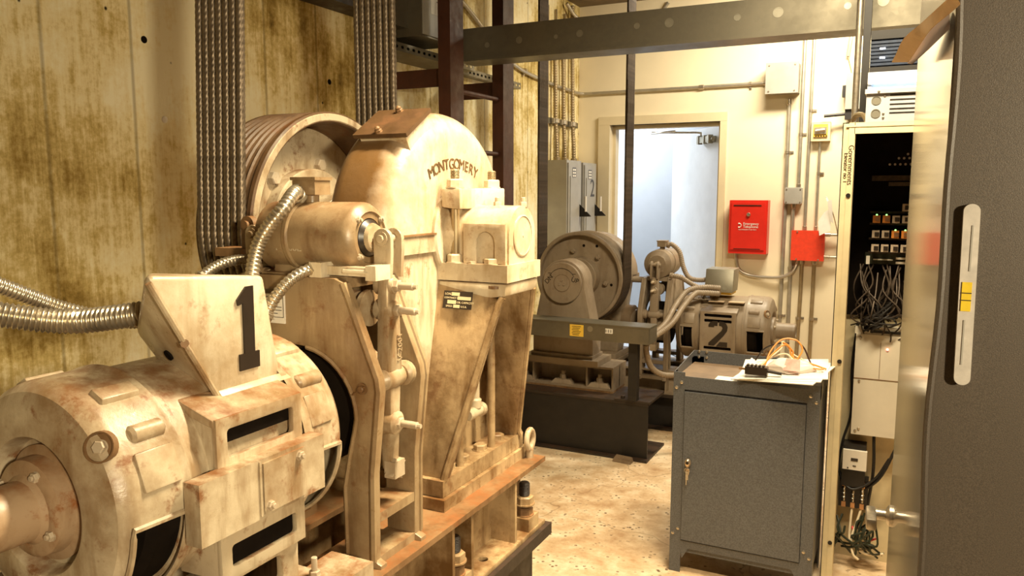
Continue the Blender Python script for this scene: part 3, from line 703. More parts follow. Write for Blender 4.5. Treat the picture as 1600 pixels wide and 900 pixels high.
def motor(t, mat, mlight, first):
    """axis along local y, rear (brake side) at y=0, commutator end at y=-0.42"""
    ya, yb, L, R = -0.132, -0.302, -0.42, 0.163
    # stator frame with side boxes that have ventilation slots
    bm = NB()
    lathe(bm, [(0.13, 0.104), (0.152, 0.104), (0.157, 0.110), (0.157, 0.340), (0.152, 0.346), (0.13, 0.346)], (0, 0, 0), (0, -1, 0), 72, cap0=False, cap1=False)
    lathe(bm, [(0.154, 0.325), (0.1605, 0.327), (0.1605, 0.343), (0.154, 0.345)], (0, 0, 0), (0, -1, 0), 72, cap0=False, cap1=False)
    for s in (1, -1):
        for y in (ya - 0.006, yb + 0.006):
            hull(bm, [(s * x, y + d, z) for x, z in ((0.080, 0.118), (0.1655, 0.092), (0.1655, -0.133), (0.088, -0.135)) for d in (-0.006, 0.006)], 0.002)
        hull(bm, [(s * x, y, z) for x, z in ((0.082, 0.126), (0.168, 0.098), (0.168, 0.086), (0.082, 0.108)) for y in (ya + 0.003, yb - 0.003)], 0.003)
        hull(bm, [(s * x, y, z) for x, z in ((0.088, -0.160), (0.168, -0.137), (0.168, -0.128), (0.088, -0.145)) for y in (ya + 0.003, yb - 0.003)], 0.002)
        hull(bm, [(s * x, y, z) for x, z in ((0.12, 0.055), (0.164, 0.030), (0.164, 0.020), (0.12, 0.02)) for y in (ya - 0.013, yb + 0.013)], 0.001)
    part('stator_frame', bm, mat, t)
    for s in (1, -1):  # near-black strips paint the shade inside the vent slots
        bm = NB(); box(bm, s * 0.1585, s * 0.1600, yb + 0.013, ya - 0.013, 0.058 if first else 0.032, 0.084 if first else 0.088); part('vent_shade', bm, 'dark_hole', t)
        bm = NB(); box(bm, s * 0.1585, s * 0.1600, yb + 0.013, ya - 0.013, -0.126, -0.066); part('vent_shade', bm, 'dark_hole', t)
    slots = [(0.040, 0.080), (-0.120, -0.088)] if first else [(0.072, 0.086), (0.046, 0.060), (-0.086, -0.072), (-0.118, -0.102)]
    for s in (1, -1):
        bm = NB()
        plate(bm, rect(yb, ya, -0.137, 0.098), [rrect(yb + 0.020, ya - 0.020, a, b, 0.005, 3) for a, b in slots], 0.010, FX(s * 0.166, 0, 0), 0.002)
        part('side_panel', bm, mat, t)
    # end bells with window openings; profile along -y
    def bell(name, prof, inner, win):
        bm = NB()
        def sk(i, a):
            d = math.degrees(a) % 360
            return i in win and ((300 if first else 326) < d < (357 if first else 366) or (183 if first else 174) < d < (240 if first else 214) or (not first and d < 6))
        lathe(bm, prof, (0, 0, 0), (0, -1, 0), 96, u=(1, 0, 0), skip=sk, cap0=False, cap1=False)
        # window rims
        y0, y1 = -prof[win[0]][1], -prof[win[-1] + 1][1]
        aa, ab = (-60, -3) if first else (-34, 6)
        for base in (1, -1):
            pts = []
            for a in range(aa, ab + 1, 4): pts.append((a, y0))
            for a in range(ab, aa - 1, -4): pts.append((a, y1))
            P = [Vector((base * (R + 0.001) * cos(rad(a)), y, (R + 0.001) * sin(rad(a)))) for a, y in pts]
            tube(bm, P + [P[0]], 0.0042, 6)
        # raised pads and bolt bosses
        for a in (38, 142, 62, 118):
            wr = 0.016 if a in (38, 142) else 0.012
            m = Matrix.Rotation(-rad(a), 4, 'Y'); tb = NB()
            ye, ys = -0.414, -0.352
            if name == 'rear_bell': ye, ys = -0.108, -0.040
            if a in (38, 142): cyl(tb, (R - 0.003, ye + 0.012, 0), (R - 0.003, ys, 0), 0.0125, n=16, bv=0.004)
            else: hull(tb, [(x, y, z) for x, z in ((R + 0.006, -wr), (R + 0.006, wr), (R - 0.01, wr * 1.5), (R - 0.01, -wr * 1.5)) for y in (ye + 0.006, ys)], 0.003)
            tb.transform(m); me = bpy.data.meshes.new('tmp'); tb.to_mesh(me); tb.free(); bm.from_mesh(me); bpy.data.meshes.remove(me)
        for a in (20, 160):
            hull(bm, [(r * cos(rad(a + d)), y, r * sin(rad(a + d))) for d, r in ((-9, R - 0.008), (-9, R + 0.005), (9, R + 0.005), (9, R - 0.008)) for y in ((-0.352, -0.410) if name != 'rear_bell' else (-0.05, -0.10))], 0.003)
        return part(name, bm, mat, t, angle=30)
    fb = bell('front_bell', [(R + 0.003, 0.340), (R + 0.002, 0.345), (R, 0.349), (R - 0.001, 0.418), (R - 0.004, 0.430), (R - 0.013, 0.441), (R - 0.030, 0.447), (0.097, 0.450), (0.093, 0.449), (0.090, 0.445), (0.086, 0.424), (0.05, 0.422)],
         [], [2, 3])
    rb = bell('rear_bell', [(0.06, 0.003), (0.10, 0.0), (R - 0.03, 0.004), (R - 0.010, 0.02), (R, 0.034), (R + 0.001, 0.095), (R + 0.004, 0.108), (R + 0.004, 0.120)],
         [(0.06, 0.008), (0.10, 0.006), (R - 0.04, 0.010), (R - 0.022, 0.024), (R - 0.014, 0.034), (R - 0.014, 0.095), (R - 0.014, 0.11)], [4])
    bm = NB(); cyl(bm, (0, -0.045, 0), (0, -0.392, 0), 0.149, n=64, bv=0.01); part('armature', bm, 'dark_hole', t)
    for a in (38, 142, 218, 322):
        rd = Vector((cos(rad(a)), 0, sin(rad(a)))); c = rd * 0.150 + Vector((0, -0.432, 0)); dd = (rd * 0.55 + Vector((0, -1, 0))).normalized()
        bm = NB(); lathe(bm, [(0.0, 0.004), (0.0165, 0.004), (0.0175, 0.009), (0.0195, 0.009), (0.021, 0.0)], c, dd, 24, cap0=False, cap1=False); part('bolt_recess', bm, 'rusty', t)
        bm = NB(); hexa(bm, c + dd * 0.003, dd, 0.0085, 0.009); part('bell_bolt', bm, 'bolt', t)
    # bearing cap and shaft cover
    bm = NB(); lathe(bm, [(0.078, 0.395), (0.078, 0.412), (0.066, 0.416), (0.064, 0.436), (0.058, 0.440), (0.046, 0.440), (0.040, 0.446), (0.0385, 0.53), (0.034, 0.534), (0.026, 0.534), (0.025, 0.524), (0, 0.524)], (0, 0, 0), (0, -1, 0), 48, cap0=False)
    bmesh.ops.translate(bm, verts=bm.verts[:], vec=(0, -0.020, 0))
    bc = part('bearing_cap', bm, 'cream_rust' if first else mat, t)
    for a in (62, 152, 242, 332):
        bm = NB(); hexa(bm, (0.054 * cos(rad(a)), -0.459, 0.054 * sin(rad(a))), (0, -1, 0), 0.0068, 0.006, 0.003); part('cap_bolt', bm, 'bolt', bc)
    # feet
    for s in (1, -1):
        bm = NB(); plate(bm, [(ya, -0.13), (ya, -0.205), (ya + 0.02, -0.212), (yb - 0.02, -0.212), (yb, -0.205), (yb, -0.13)], [rrect(yb + 0.035, ya - 0.035, -0.198, -0.152, 0.012, 4)], 0.014, FX(s * 0.147, 0, 0), 0.002)
        hull(bm, [(s * x, y, z) for x in (0.118, 0.185) for y in (ya + 0.035, yb - 0.03) for z in (-0.222, -0.208)], 0.003)
        ft = part('foot', bm, mat, t)
        for y in (ya + 0.018, yb - 0.012):
            bm = NB(); hexa(bm, (s * 0.170, y, -0.209), (0, 0, 1), 0.009, 0.009, 0.022, 0.005); part('foot_bolt', bm, 'bolt', ft)

def brake(t, mat, mlight, R=0.060, dark_end=1):
    """A-frame brake straddling the coupling; axis of the drum along local y, magnet axis along local x"""
    outer_r = [(0.088, 0.252), (0.110, 0.244), (0.122, 0.218), (0.180, 0.078), (0.183, 0.055), (0.166, -0.10), (0.164, -0.262), (0.178, -0.268), (0.178, -0.28)]
    inner_r = [(0.098, -0.28), (0.096, -0.13), (0.108, -0.07), (0.120, -0.02)] + arc_pts(0.124, 0, 90, 10)
    half = outer_r + inner_r
    ring = outer_r + inner_r + [(-x, z) for x, z in inner_r[::-1][1:]] + [(-x, z) for x, z in outer_r[::-1]]
    for y in (-0.066, 0.066):
        bm = NB(); plate(bm, ring, [], 0.020, FNY(0, y, 0), 0.003)
        sg = -1 if y < 0 else 1
        # rib lip round the edges
        for s in (1, -1):
            P = [Vector((s * x * 0.985, y + sg * 0.010, z)) for x, z in outer_r[1:7]]
            tube(bm, P, 0.0065, 6)
            P = [Vector((s * x * 1.06, y + sg * 0.009, z)) for x, z in inner_r[:14]]
            tube(bm, P, 0.005, 6)
        fp = part('side_plate', bm, mat, t)
        for s in (1, -1):
            bm = NB(); cyl(bm, (s * 0.146, y + sg * 0.008, 0.058), (s * 0.146, y + sg * 0.013, 0.058), 0.0105, n=18); cyl(bm, (s * 0.146, y + sg * 0.012, 0.058), (s * 0.146, y + sg * 0.019, 0.058), 0.0065, n=12, bv=0.0015)
            tube(bm, [(s * 0.146 - 0.018, y + sg * 0.0165, 0.046), (s * 0.146 + 0.010, y + sg * 0.0165, 0.064)], 0.0016, 6); part('pivot_pin_end', bm, 'rusty', fp)
    bm = NB(); box(bm, -0.10, 0.10, -0.056, 0.056, 0.232, 0.254, 0.004); part('top_deck', bm, mat, t)
    for s in (1, -1):
        for z in (-0.185, -0.268):
            bm = NB(); box(bm, s * 0.098, s * 0.163, -0.058, 0.058, z - 0.010, z + 0.008, 0.003); part('cross_bar', bm, mat, t)
    # drum and coupling
    bm = NB(); lathe(bm, [(0.0, -0.055), (0.105, -0.055), (0.112, -0.05), (0.112, 0.05), (0.105, 0.055), (0.0, 0.055)], (0, 0, 0), (0, 1, 0), 48, cap0=False, cap1=False); part('brake_drum', bm, 'dark_hole', t)
    bm = NB(); cyl(bm, (0, -0.10, 0), (0, 0.24, 0), 0.030, n=24); cyl(bm, (0, 0.10, 0), (0, 0.135, 0), 0.058, n=32, bv=0.006); part('shaft', bm, mat, t)
    # magnet
    bm = NB()
    lathe(bm, [(0.0, -0.122), (0.046, -0.122), (0.054, -0.116), (R, -0.106), (R, -0.042), (R + 0.003, -0.038), (R + 0.003, -0.03), (R, -0.026), (R, 0.098), (R - 0.006, 0.108), (0.048, 0.115), (0.046, 0.112), (0.036, 0.112), (0.034, 0.104), (0.026, 0.104)], (0, 0, 0.321), (1, 0, 0), 56, cap0=False, cap1=False)
    mg = part('magnet_housing', bm, mat, t)
    bm = NB(); box(bm, -0.085, 0.085, -0.036, 0.036, 0.252, 0.290, 0.004); part('magnet_foot', bm, mat, mg)
    for s in (1, -1):
        bm = NB(); lathe(bm, [(0.034, 0.098), (0.034, 0.112), (0.030, 0.116), (0.026, 0.120), (0.012, 0.121)], (0, 0, 0.321), (s, 0, 0), 36, cap0=False, cap1=True)
        part('end_seal', bm, 'plate_black' if s == dark_end else mat, mg)
        bm = NB(); lathe(bm, [(0.028, 0.112), (0.028, 0.117), (0.024, 0.126), (0.010, 0.128)], (0, 0, 0.321), (s, 0, 0), 30, cap0=False); part('end_boss', bm, mlight, mg)
        bm = NB(); cyl(bm, (s * 0.125, 0, 0.321), (s * 0.150, 0, 0.321), 0.0065, n=12); hexa(bm, (s * 0.126, 0, 0.321), (s, 0, 0), 0.012, 0.012); part('plunger_rod', bm, 'bolt', mg)
        for a in (45, 135, 225, 315):
            bm = NB(); hexa(bm, (s * 0.113, 0.047 * cos(rad(a)), 0.321 + 0.047 * sin(rad(a))), (s, 0, 0), 0.0055, 0.005, 0.004); part('cap_bolt', bm, 'bolt', mg)
    bm = NB(); box(bm, -0.048, 0.006, -0.022, 0.022, R + 0.334, R + 0.364, 0.006); cyl(bm, (-0.021, 0, R + 0.315), (-0.021, 0, R + 0.336), 0.014, n=14)
    box(bm, -0.051, 0.009, -0.025, 0.025, R + 0.361, R + 0.367, 0.003); part('lead_box', bm, mat, mg)
    # arms
    for s in (1, -1):
        bm = NB()
        # the lever: broad upper half, necked pivot boss, shoe boss, tail
        hull(bm, [(s * x, y, z) for x, y, z in ((0.140, -0.020, 0.256), (0.162, -0.020, 0.256), (0.140, 0.020, 0.256), (0.162, 0.020, 0.256), (0.136, -0.024, 0.06), (0.166, -0.024, 0.06), (0.136, 0.024, 0.06), (0.166, 0.024, 0.06))], 0.007)
        hull(bm, [(s * x, y, z) for x, y, z in ((0.134, -0.018, 0.06), (0.166, -0.018, 0.06), (0.134, 0.018, 0.06), (0.166, 0.018, 0.06), (0.138, -0.014, -0.115), (0.160, -0.014, -0.115), (0.138, 0.014, -0.115), (0.160, 0.014, -0.115))], 0.007)
        lathe(bm, [(0.014, -0.034), (0.021, -0.026), (0.023, 0), (0.021, 0.026), (0.014, 0.034)], (s * 0.150, 0, 0.062), (0, 1, 0), 20)
        lathe(bm, [(0.0, -0.045), (0.026, -0.04), (0.028, -0.005), (0.022, 0.02), (0.014, 0.026)], (s * 0.146, 0, -0.022), (s, 0, 0), 20, cap0=False)
        lathe(bm, [(0.0, -0.02), (0.020, -0.016), (0.022, 0.012), (0.016, 0.022)], (s * 0.146, 0, 0.190), (s, 0, 0), 18, cap0=False)
        lathe(bm, [(0.0, -0.02), (0.018, -0.016), (0.019, 0.012), (0.014, 0.020)], (s * 0.146, 0, 0.235), (s, 0, 0), 18, cap0=False)
        arm = part('brake_arm', bm, mlight, t)
        bm = NB()
        for y in (-0.017, 0.017):
            plate(bm, [(-0.016, 0.250), (0.016, 0.250), (0.019, 0.297)] + [(0.019 * cos(rad(a)), 0.321 + 0.019 * sin(rad(a))) for a in range(0, 181, 20)] + [(-0.019, 0.297)], [circle(0, 0.321, 0.007, 12)], 0.010, frame((s * 0.155, y, 0), (1, 0, 0), (0, 0, 1)), 0.002)
        cyl(bm, (s * 0.155, -0.030, 0.321), (s * 0.155, 0.030, 0.321), 0.0075, n=12, bv=0.001); cyl(bm, (s * 0.155, -0.025, 0.321), (s * 0.155, -0.022, 0.321), 0.013, n=14)
        part('clevis', bm, mlight, arm)
        for y0, z, ln in ((0, 0.235, 0.03), (0, 0.190, 0.034), (0, -0.022, 0.034)):
            bm = NB(); hexa(bm, (s * 0.166, y0, z), (s, 0, 0), 0.0115, 0.011, ln, 0.0068); cyl(bm, (s * (0.172 + ln), y0, z), (s * (0.184 + ln), y0, z), 0.0045, n=8); part('adjusting_bolt', bm, 'bolt', arm)
        bm = NB(); tb = NB(); box(tb, -0.012, 0.012, -0.016, 0.016, -0.016, 0.016, 0.004)
        for a in range(4): 
            q = Matrix.Rotation(a * pi / 2 + 0.4, 4, 'X'); hull(tb, [q @ Vector(p) for p in ((-0.008, 0.010, -0.005), (-0.008, 0.024, 0.0), (-0.008, 0.010, 0.007), (0.010, 0.010, -0.005), (0.010, 0.024, 0.0), (0.010, 0.010, 0.007))])
        tb.transform(Matrix.Translation((s * 0.158, 0, -0.110))); me = bpy.data.meshes.new('tmp'); tb.to_mesh(me); tb.free(); bm.from_mesh(me); bpy.data.meshes.remove(me)
        part('castle_nut', bm, 'bolt', arm)
        bm = NB(); cyl(bm, (s * 0.150, -0.062, 0.062), (s * 0.150, 0.062, 0.062), 0.013, n=18); cyl(bm, (s * 0.150, 0.036, 0.062), (s * 0.150, 0.062, 0.062), 0.024, n=20, bv=0.006); part('pivot_pin', bm, mlight, t)
        bm = NB()
        lathe(bm, [(0.006, 0), (0.030, 0.002), (0.034, 0.010), (0.030, 0.018), (0.018, 0.022), (0.018, 0.030), (0.034, 0.036), (0.034, 0.046), (0.008, 0.050), (0.008, 0.075)], (s * 0.065, 0, 0.190), (s, 0, 0), 28); part('spring_seat', bm, mlight, t)
        bm = NB(); hull(bm, [(s * r * cos(rad(a)), y, r * sin(rad(a))) for a in range(-40, 41, 10) for r in (0.113, 0.128) for y in (-0.045, 0.045)], 0.002); part('brake_shoe', bm, mat, t)

def sheave(t, mat, rim, ratio=0.90):
    """axis along local x, faces at x=0 and x=-0.17"""
    bm = NB(); R = 0.29
    pr = [(0.118, -0.100), (R * ratio - 0.004, -0.100), (R * ratio, -0.092), (R * ratio, -0.004), (R * ratio + 0.003, 0), (R - 0.004, 0), (R, -0.004), (R, -0.014)]
    for i in range(7):
        x = -0.025 - 0.020 * i
        pr += [(R, x + 0.0098), (R - 0.005, x + 0.0075), (R - 0.0088, x), (R - 0.005, x - 0.0075), (R, x - 0.0098)]
    pr += [(R, -0.162), (R, -0.166), (R - 0.004, -0.17), (R * 0.915 + 0.003, -0.17), (R * 0.915, -0.166), (R * 0.915, -0.137), (R * 0.915 - 0.005, -0.130), (0.118, -0.130)]
    lathe(bm, pr, (0, 0, 0), (1, 0, 0), 120, cap0=False, cap1=False)
    part('rim', bm, rim, t, angle=28)
    for s in (1, -1):
        q = R * (ratio if s > 0 else 0.915); x = 0 if s > 0 else -0.17
        bm = NB(); lathe(bm, [(q + 0.004, 0), (q + 0.006, 0.0016), (R - 0.006, 0.0016), (R - 0.0045, 0)], (x, 0, 0), (s, 0, 0), 96, cap0=False, cap1=False); part('rim_face', bm, mat, t)
    bm = NB()
    lathe(bm, [(0.046, 0.03), (0.085, 0.03), (0.090, 0.025), (0.092, -0.062), (0.150, -0.064), (0.153, -0.068), (0.153, -0.0985), (R * ratio - 0.008, -0.0985), (R * ratio - 0.008, -0.102)], (0, 0, 0), (1, 0, 0), 64, cap0=False, cap1=False)
    lathe(bm, [(0.046, -0.20), (0.122, -0.20), (0.126, -0.196), (0.130, -0.142), (0.131, -0.129), (0.10, -0.128)], (0, 0, 0), (1, 0, 0), 64, cap0=False, cap1=False)
    part('hub', bm, mat, t)
    for k in range(6):
        a = rad(12 + 60 * k); p = Vector((0, 0.172 * cos(a), 0.172 * sin(a)))
        bm = NB(); hexa(bm, p + Vector((-0.130, 0, 0)), (-1, 0, 0), 0.0165, 0.018, 0.006); part('rim_bolt', bm, 'bolt' if mat == 'cream' else mat, t)
        bm = NB(); hexa(bm, p + Vector((-0.100, 0, 0)), (1, 0, 0), 0.0165, 0.018); part('rim_bolt', bm, 'bolt' if mat == 'cream' else mat, t)
    for a, r in ((20, 0.21), (95, 0.20), (118, 0.225), (192, 0.21), (340, 0.195), (262, 0.21)):
        bm = NB(); lathe(bm, [(0.014, 0), (0.0, 0.0015)], (-0.1295, r * cos(rad(a)), r * sin(rad(a))), (-1, 0, 0), 16); part('web_hole', bm, 'dark_hole', t)

def outboard(t, mat, h, marks=None, small=False):
    """pedestal bearing beyond the sheave, local x towards -x; origin at the sheave centre"""
    if small:
        bm = NB(); plate(bm, [(-0.09, -h + 0.05), (-0.05, 0.0)] + [(0.05 * cos(rad(a)), 0.05 * sin(rad(a))) for a in range(170, 9, -20)] + [(0.05, 0.0), (0.09, -h + 0.05)], [], 0.06, FX(-0.225, 0, 0), 0.004); part('pedestal', bm, mat, t)
        bm = NB(); box(bm, -0.28, -0.19, -0.14, 0.14, -h + 0.012, -h + 0.051, 0.004); part('base_plate', bm, mat, t)
        bm = NB(); cyl(bm, (-0.245, 0, 0), (0.25, 0, 0), 0.032, n=24); part('axle', bm, mat, t)
        return
    x0, x1 = -0.50, -0.36
    o = [(-0.195, -h + 0.19), (-0.137, -0.02)] + [(0.138 * cos(rad(a)), 0.138 * sin(rad(a))) for a in range(175, 4, -10)] + [(0.137, -0.02), (0.195, -h + 0.19), (0.195, -h + 0.045), (-0.195, -h + 0.045)]
    bm = NB(); plate(bm, o[::-1], [], x1 - x0, FX((x0 + x1) / 2, 0, 0), 0.006); body = part('pedestal', bm, mat, t)
    bm = NB(); box(bm, x0 - 0.05, x1 + 0.05, -0.245, 0.245, -h + 0.012, -h + 0.046, 0.005); box(bm, x0 - 0.02, x1 + 0.02, -0.20, 0.20, -h + 0.045, -h + 0.066, 0.005); part('base_plate', bm, mat, t)
    bm = NB(); lathe(bm, [(0.124, 0.50), (0.124, 0.512), (0.120, 0.516), (0.050, 0.516), (0.049, 0.519), (0, 0.519)], (0, 0, 0), (-1, 0, 0), 56, cap0=False); cap = part('bearing_cover', bm, mat, t)
    bm = NB(); cyl(bm, (-0.40, 0, 0), (0.32, 0, 0), 0.045, n=28); part('axle', bm, mat, t)
    bm = NB()
    bm.free()
    for a in (90, 210, 330):
        bm = NB(); cyl(bm, (-0.518, 0.017 * cos(rad(a)), 0.017 * sin(rad(a))), (-0.524, 0.017 * cos(rad(a)), 0.017 * sin(rad(a))), 0.007, n=10, bv=0.001); part('cover_screw', bm, mat, cap)
    bm = NB(); lathe(bm, [(0.053, 0.5155), (0.053, 0.5175), (0.050, 0.5175), (0.050, 0.5155)], (0, 0, 0), (-1, 0, 0), 40, cap0=False, cap1=False); part('cover_ring', bm, 'taupe_dark', cap)
    if marks:
        bm = NB()
        P = [Vector((-0.5168, 0.088 * cos(rad(a)), 0.088 * sin(rad(a)))) for a in range(40, 141, 5)]
        tube(bm, P, 0.0016, 6)
        for a, s in ((40, -1), (140, 1)):
            e = Vector((-0.5168, 0.088 * cos(rad(a)), 0.088 * sin(rad(a))))
            for q in (35, 100):
                d = rad(a + s * q); tube(bm, [e, e + Vector((0, cos(d), sin(d))) * 0.020], 0.0016, 6)
        text(bm, 'UP', 0.040, FNX(-0.5172, -0.084, 0.020) @ Matrix.Rotation(rad(-15), 4, 'Z'), 0.0004)
        text(bm, 'DN', 0.040, FNX(-0.5172, 0.084, 0.020) @ Matrix.Rotation(rad(50), 4, 'Z'), 0.0004)
        part('direction_marks', bm, 'plate_black', cap, label='hand drawn DN and UP with a double arrow')

def gear_lower(t, mat, mbase):
    bm = NB()
    hull(bm, [(x, y, z) for x in (-0.066, 0.066) for y, z in ((-0.235, -0.02), (0.245, -0.02), (-0.17, -0.525), (0.20, -0.525))], 0.012, 3)
    part('lower_case', bm, mat, t)
    bm = NB(); box(bm, -0.088, 0.074, -0.268, 0.275, -0.034, 0.004, 0.004); part('split_flange', bm, mat, t)
    bm = NB(); box(bm, -0.150, 0.137, -0.185, 0.212, -0.556, -0.520, 0.004); part('foot_plate', bm, mbase, t)
    bm = NB(); box(bm, -0.160, 0.147, -0.196, 0.222, -0.583, -0.557, 0.003); part('sole_plate', bm, mbase, t)
    bm = NB(); cyl(bm, (-0.02, -0.30, -0.308), (-0.02, 0.30, -0.308), 0.075, n=32, bv=0.01); cyl(bm, (-0.0, -0.33, -0.308), (0, -0.2, -0.308), 0.05, n=28); part('worm_tunnel', bm, mat, t)
def gear_cover(t, mat):
    Rg = 0.274; pr = [(0.0, -0.101), (Rg - 0.055, -0.101)] + [(Rg - 0.045 + 0.045 * sin(rad(a)), -0.056 - 0.045 * cos(rad(a))) for a in range(15, 91, 15)]
    pr += [(Rg - 0.055 + 0.055 * cos(rad(a)), 0.012 + 0.055 * sin(rad(a))) for a in range(0, 91, 9)] + [(0.0, 0.067)]
    bm = NB(); lathe(bm, pr, (0, 0, 0), (1, 0, 0), 72, a0=0, a1=pi, cap0=False, cap1=False, u=(0, 1, 0))
    return part('gear_cover', bm, mat, t, angle=50)

# ================================================================== machine marked 1 (front left)
AX = Vector((-0.99, 1.57, 1.42))          # gear axle crossing
FLZ = 0.837                               # top of the bedplate beams
# ---- motor 1
MZ = 1.112
t = thing('electric_motor', 'cream hoist motor in the foreground with a boxy cover marked 1', 'motor', (-0.99, 1.05, MZ))
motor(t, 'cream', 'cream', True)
m1 = t
bm = NB(); box(bm, 0.168, 0.196, -0.357, -0.113, -0.056, 0.030, 0.007, 3); cp = part('cover_plate', bm, 'cream', t)
bm = NB(); box(bm, 0.196, 0.1995, -0.246, -0.160, -0.050, 0.024, 0.0015); box(bm, 0.1955, 0.198, -0.252, -0.248, -0.052, 0.028, 0.001); hp = part('hatch', bm, 'cream', cp)
for y, z in ((-0.172, 0.014), (-0.236, -0.040)):
    bm = NB(); hexa(bm, (0.199, y, z), (1, 0, 0), 0.0070, 0.006, 0.004); part('hatch_bolt', bm, 'bolt', cp)
# hopper-shaped terminal box with the stencilled 1
bm = NB()
A, E_, F_, C_ = (-0.88, 0.699, 1.409), (-0.875, 0.905, 1.390), (-0.878, 0.938, 1.222), (-0.878, 0.806, 1.221)
hull(bm, [A, E_, F_, C_, (-1.045, 0.835, 1.392), (-1.04, 0.99, 1.372), (-1.04, 1.01, 1.235), (-1.03, 0.798, 1.305), (-0.99, 0.806, 1.258)], 0.007, 3)
tb = part('terminal_box', bm, 'cream_light', t, True)
bm = NB()
hull(bm, [(-0.874, 0.806, 1.232), (-0.874, 0.942, 1.232), (-0.864, 0.806, 1.222), (-0.864, 0.948, 1.222), (-0.885, 0.803, 1.217), (-0.885, 0.945, 1.217)], 0.001); part('lower_flange', bm, 'cream_light', tb, True)
bm = NB()
P = [Vector(A) + Vector((0.001, 0.004, -0.010)), (Vector(A) + Vector(C_)) / 2 + Vector((0.002, -0.001, 0)), Vector(C_) + Vector((0.003, -0.002, 0.004))]
tube(bm, P, 0.0045, 8); part('front_seam', bm, 'cream', tb, True)
bm = NB(); q = Vector(A).lerp(Vector(C_), 0.52); cyl(bm, q + Vector((-0.002, 0, 0)), q + Vector((0.006, -0.004, 0)), 0.006, n=10); part('seam_screw', bm, 'rusty', tb, True)
# entry hole on the slanted end
v1 = Vector((-0.88, 0.806, 1.214)) - Vector(A); v2 = Vector((-0.99, 0.806, 1.258)) - Vector(A); nn = v1.cross(v2).normalized()
if nn.dot(Vector((0.8, -1, 0))) < 0: nn = -nn
q = Vector(A) + v1 * 0.20 + v2 * 0.58
bm = NB(); cyl(bm, q - nn * 0.004, q + nn * 0.0022, 0.0085, n=20); part('entry_hole', bm, 'dark_hole', tb, True)
# stencilled number: plane of the front face
ex = (Vector(F_) - Vector(C_)).normalized(); ey = (Vector(E_) - Vector(F_)); ey = (ey - ex * ey.dot(ex)).normalized()
one_pts = [(x * 0.95, y * 0.9) for x, y in [(-0.020, 0.002), (0.022, 0.002), (0.022, 0.030), (0.0125, 0.030), (0.0125, 0.142), (-0.003, 0.142), (-0.022, 0.122), (-0.020, 0.112), (-0.010, 0.115), (-0.0095, 0.030), (-0.020, 0.030)]]
oc = Vector(C_) + ex * 0.064 + ey * 0.028 + Vector((0.0016, 0, 0))
bm = NB(); plate(bm, one_pts, [], 0.003, frame(oc, ex, ey)); part('number', bm, 'plate_black', tb, True, 'black stencilled number one')
# shims and sole blocks under the motor feet
for s in (1, -1):
    for i, (y0, y1, z0, z1, dx, mt) in enumerate(((0.66, 1.045, 0.850, 0.886, 0.0, 'cream'), (0.64, 1.02, FLZ, 0.850, 0.018, 'cream'))):
        bm = NB(); xa, xb = -0.99 + s * (0.115), -0.99 + s * (0.205 + dx)
        box(bm, xa, xb, y0, y1, z0, z1, 0.003)
        one('sole_block', bm, mt, ('upper' if i == 0 else 'lower') + ' cream packing block under the foreground motor, ' + ('room' if s > 0 else 'wall') + ' side', 'block')

# ---- brake 1
t = thing('machine_brake', 'cream brake with round magnet housing between foreground motor and gear case', 'brake', (-0.99, 1.180, MZ))
brake(t, 'cream_shaded', 'cream', 0.065, 1)
bm = NB(); box(bm, -0.098, -0.026, -0.0795, -0.0755, 0.162, 0.216); st = part('sticker', bm, 'white', t, label='cream instruction sticker with tiny print')
bm = NB()
text(bm, 'EQUIPMENT RECORD', 0.0068, FNY(-0.062, -0.0799, 0.220), 0.0002)
for i in range(6):
    w = (0.018, 0.026, 0.012, 0.030, 0.030, 0.02)[i]; box(bm, -0.062 - w, -0.062 + w, -0.0801, -0.0795, 0.210 - 0.006 * i, 0.2112 - 0.006 * i)
for z in (0.2245, 0.1735): box(bm, -0.096, -0.028, -0.0801, -0.0795, z - 0.0005, z + 0.0005)
for x in (-0.096, -0.028): box(bm, x - 0.0005, x + 0.0005, -0.0801, -0.0795, 0.1735, 0.2245)
part('sticker_print', bm, 'plate_black', st)
bm = NB(); text(bm, 'T-9-08L', 0.020, frame((-0.03, -0.0590, 0.302), (1, 0, 0), (0, 0.25, 1)), 0.0022); part('casting_mark', bm, 'cream', t)
bm = NB(); text(bm, 'V-2001', 0.018, frame((0.1665, 0.012, 0.12), (0, 0, 1), (0, -1, 0)), 0.0012); part('arm_mark', bm, 'cream', t)
bm = NB(); box(bm, 0.055, 0.155, -0.062, -0.040, 0.256, 0.272, 0.003); box(bm, 0.150, 0.172, -0.066, -0.022, 0.250, 0.276, 0.003); cyl(bm, (0.10, -0.0625, 0.264), (0.155, -0.0625, 0.264), 0.0045, n=8); part('limit_switch_bar', bm, 'cream_light', t)
bm = NB(); box(bm, 0.035, 0.062, -0.078, -0.042, 0.252, 0.279, 0.004); part('switch_head', bm, 'cream_light', t)
# ---- gear case 1
t = thing('gear_case', 'cream gear case with a rounded cover and raised lettering, foreground machine', 'gear case', AX)
gear_lower(t, 'cream', 'cream_oily')
cv = gear_cover(t, 'gear_brown')
gm = 'cream_light'
bm = NB(); box(bm, -0.09, 0.078, -0.271, 0.277, 0.0035, 0.0075, 0.001); part('joint_gasket', bm, 'rusty', t)
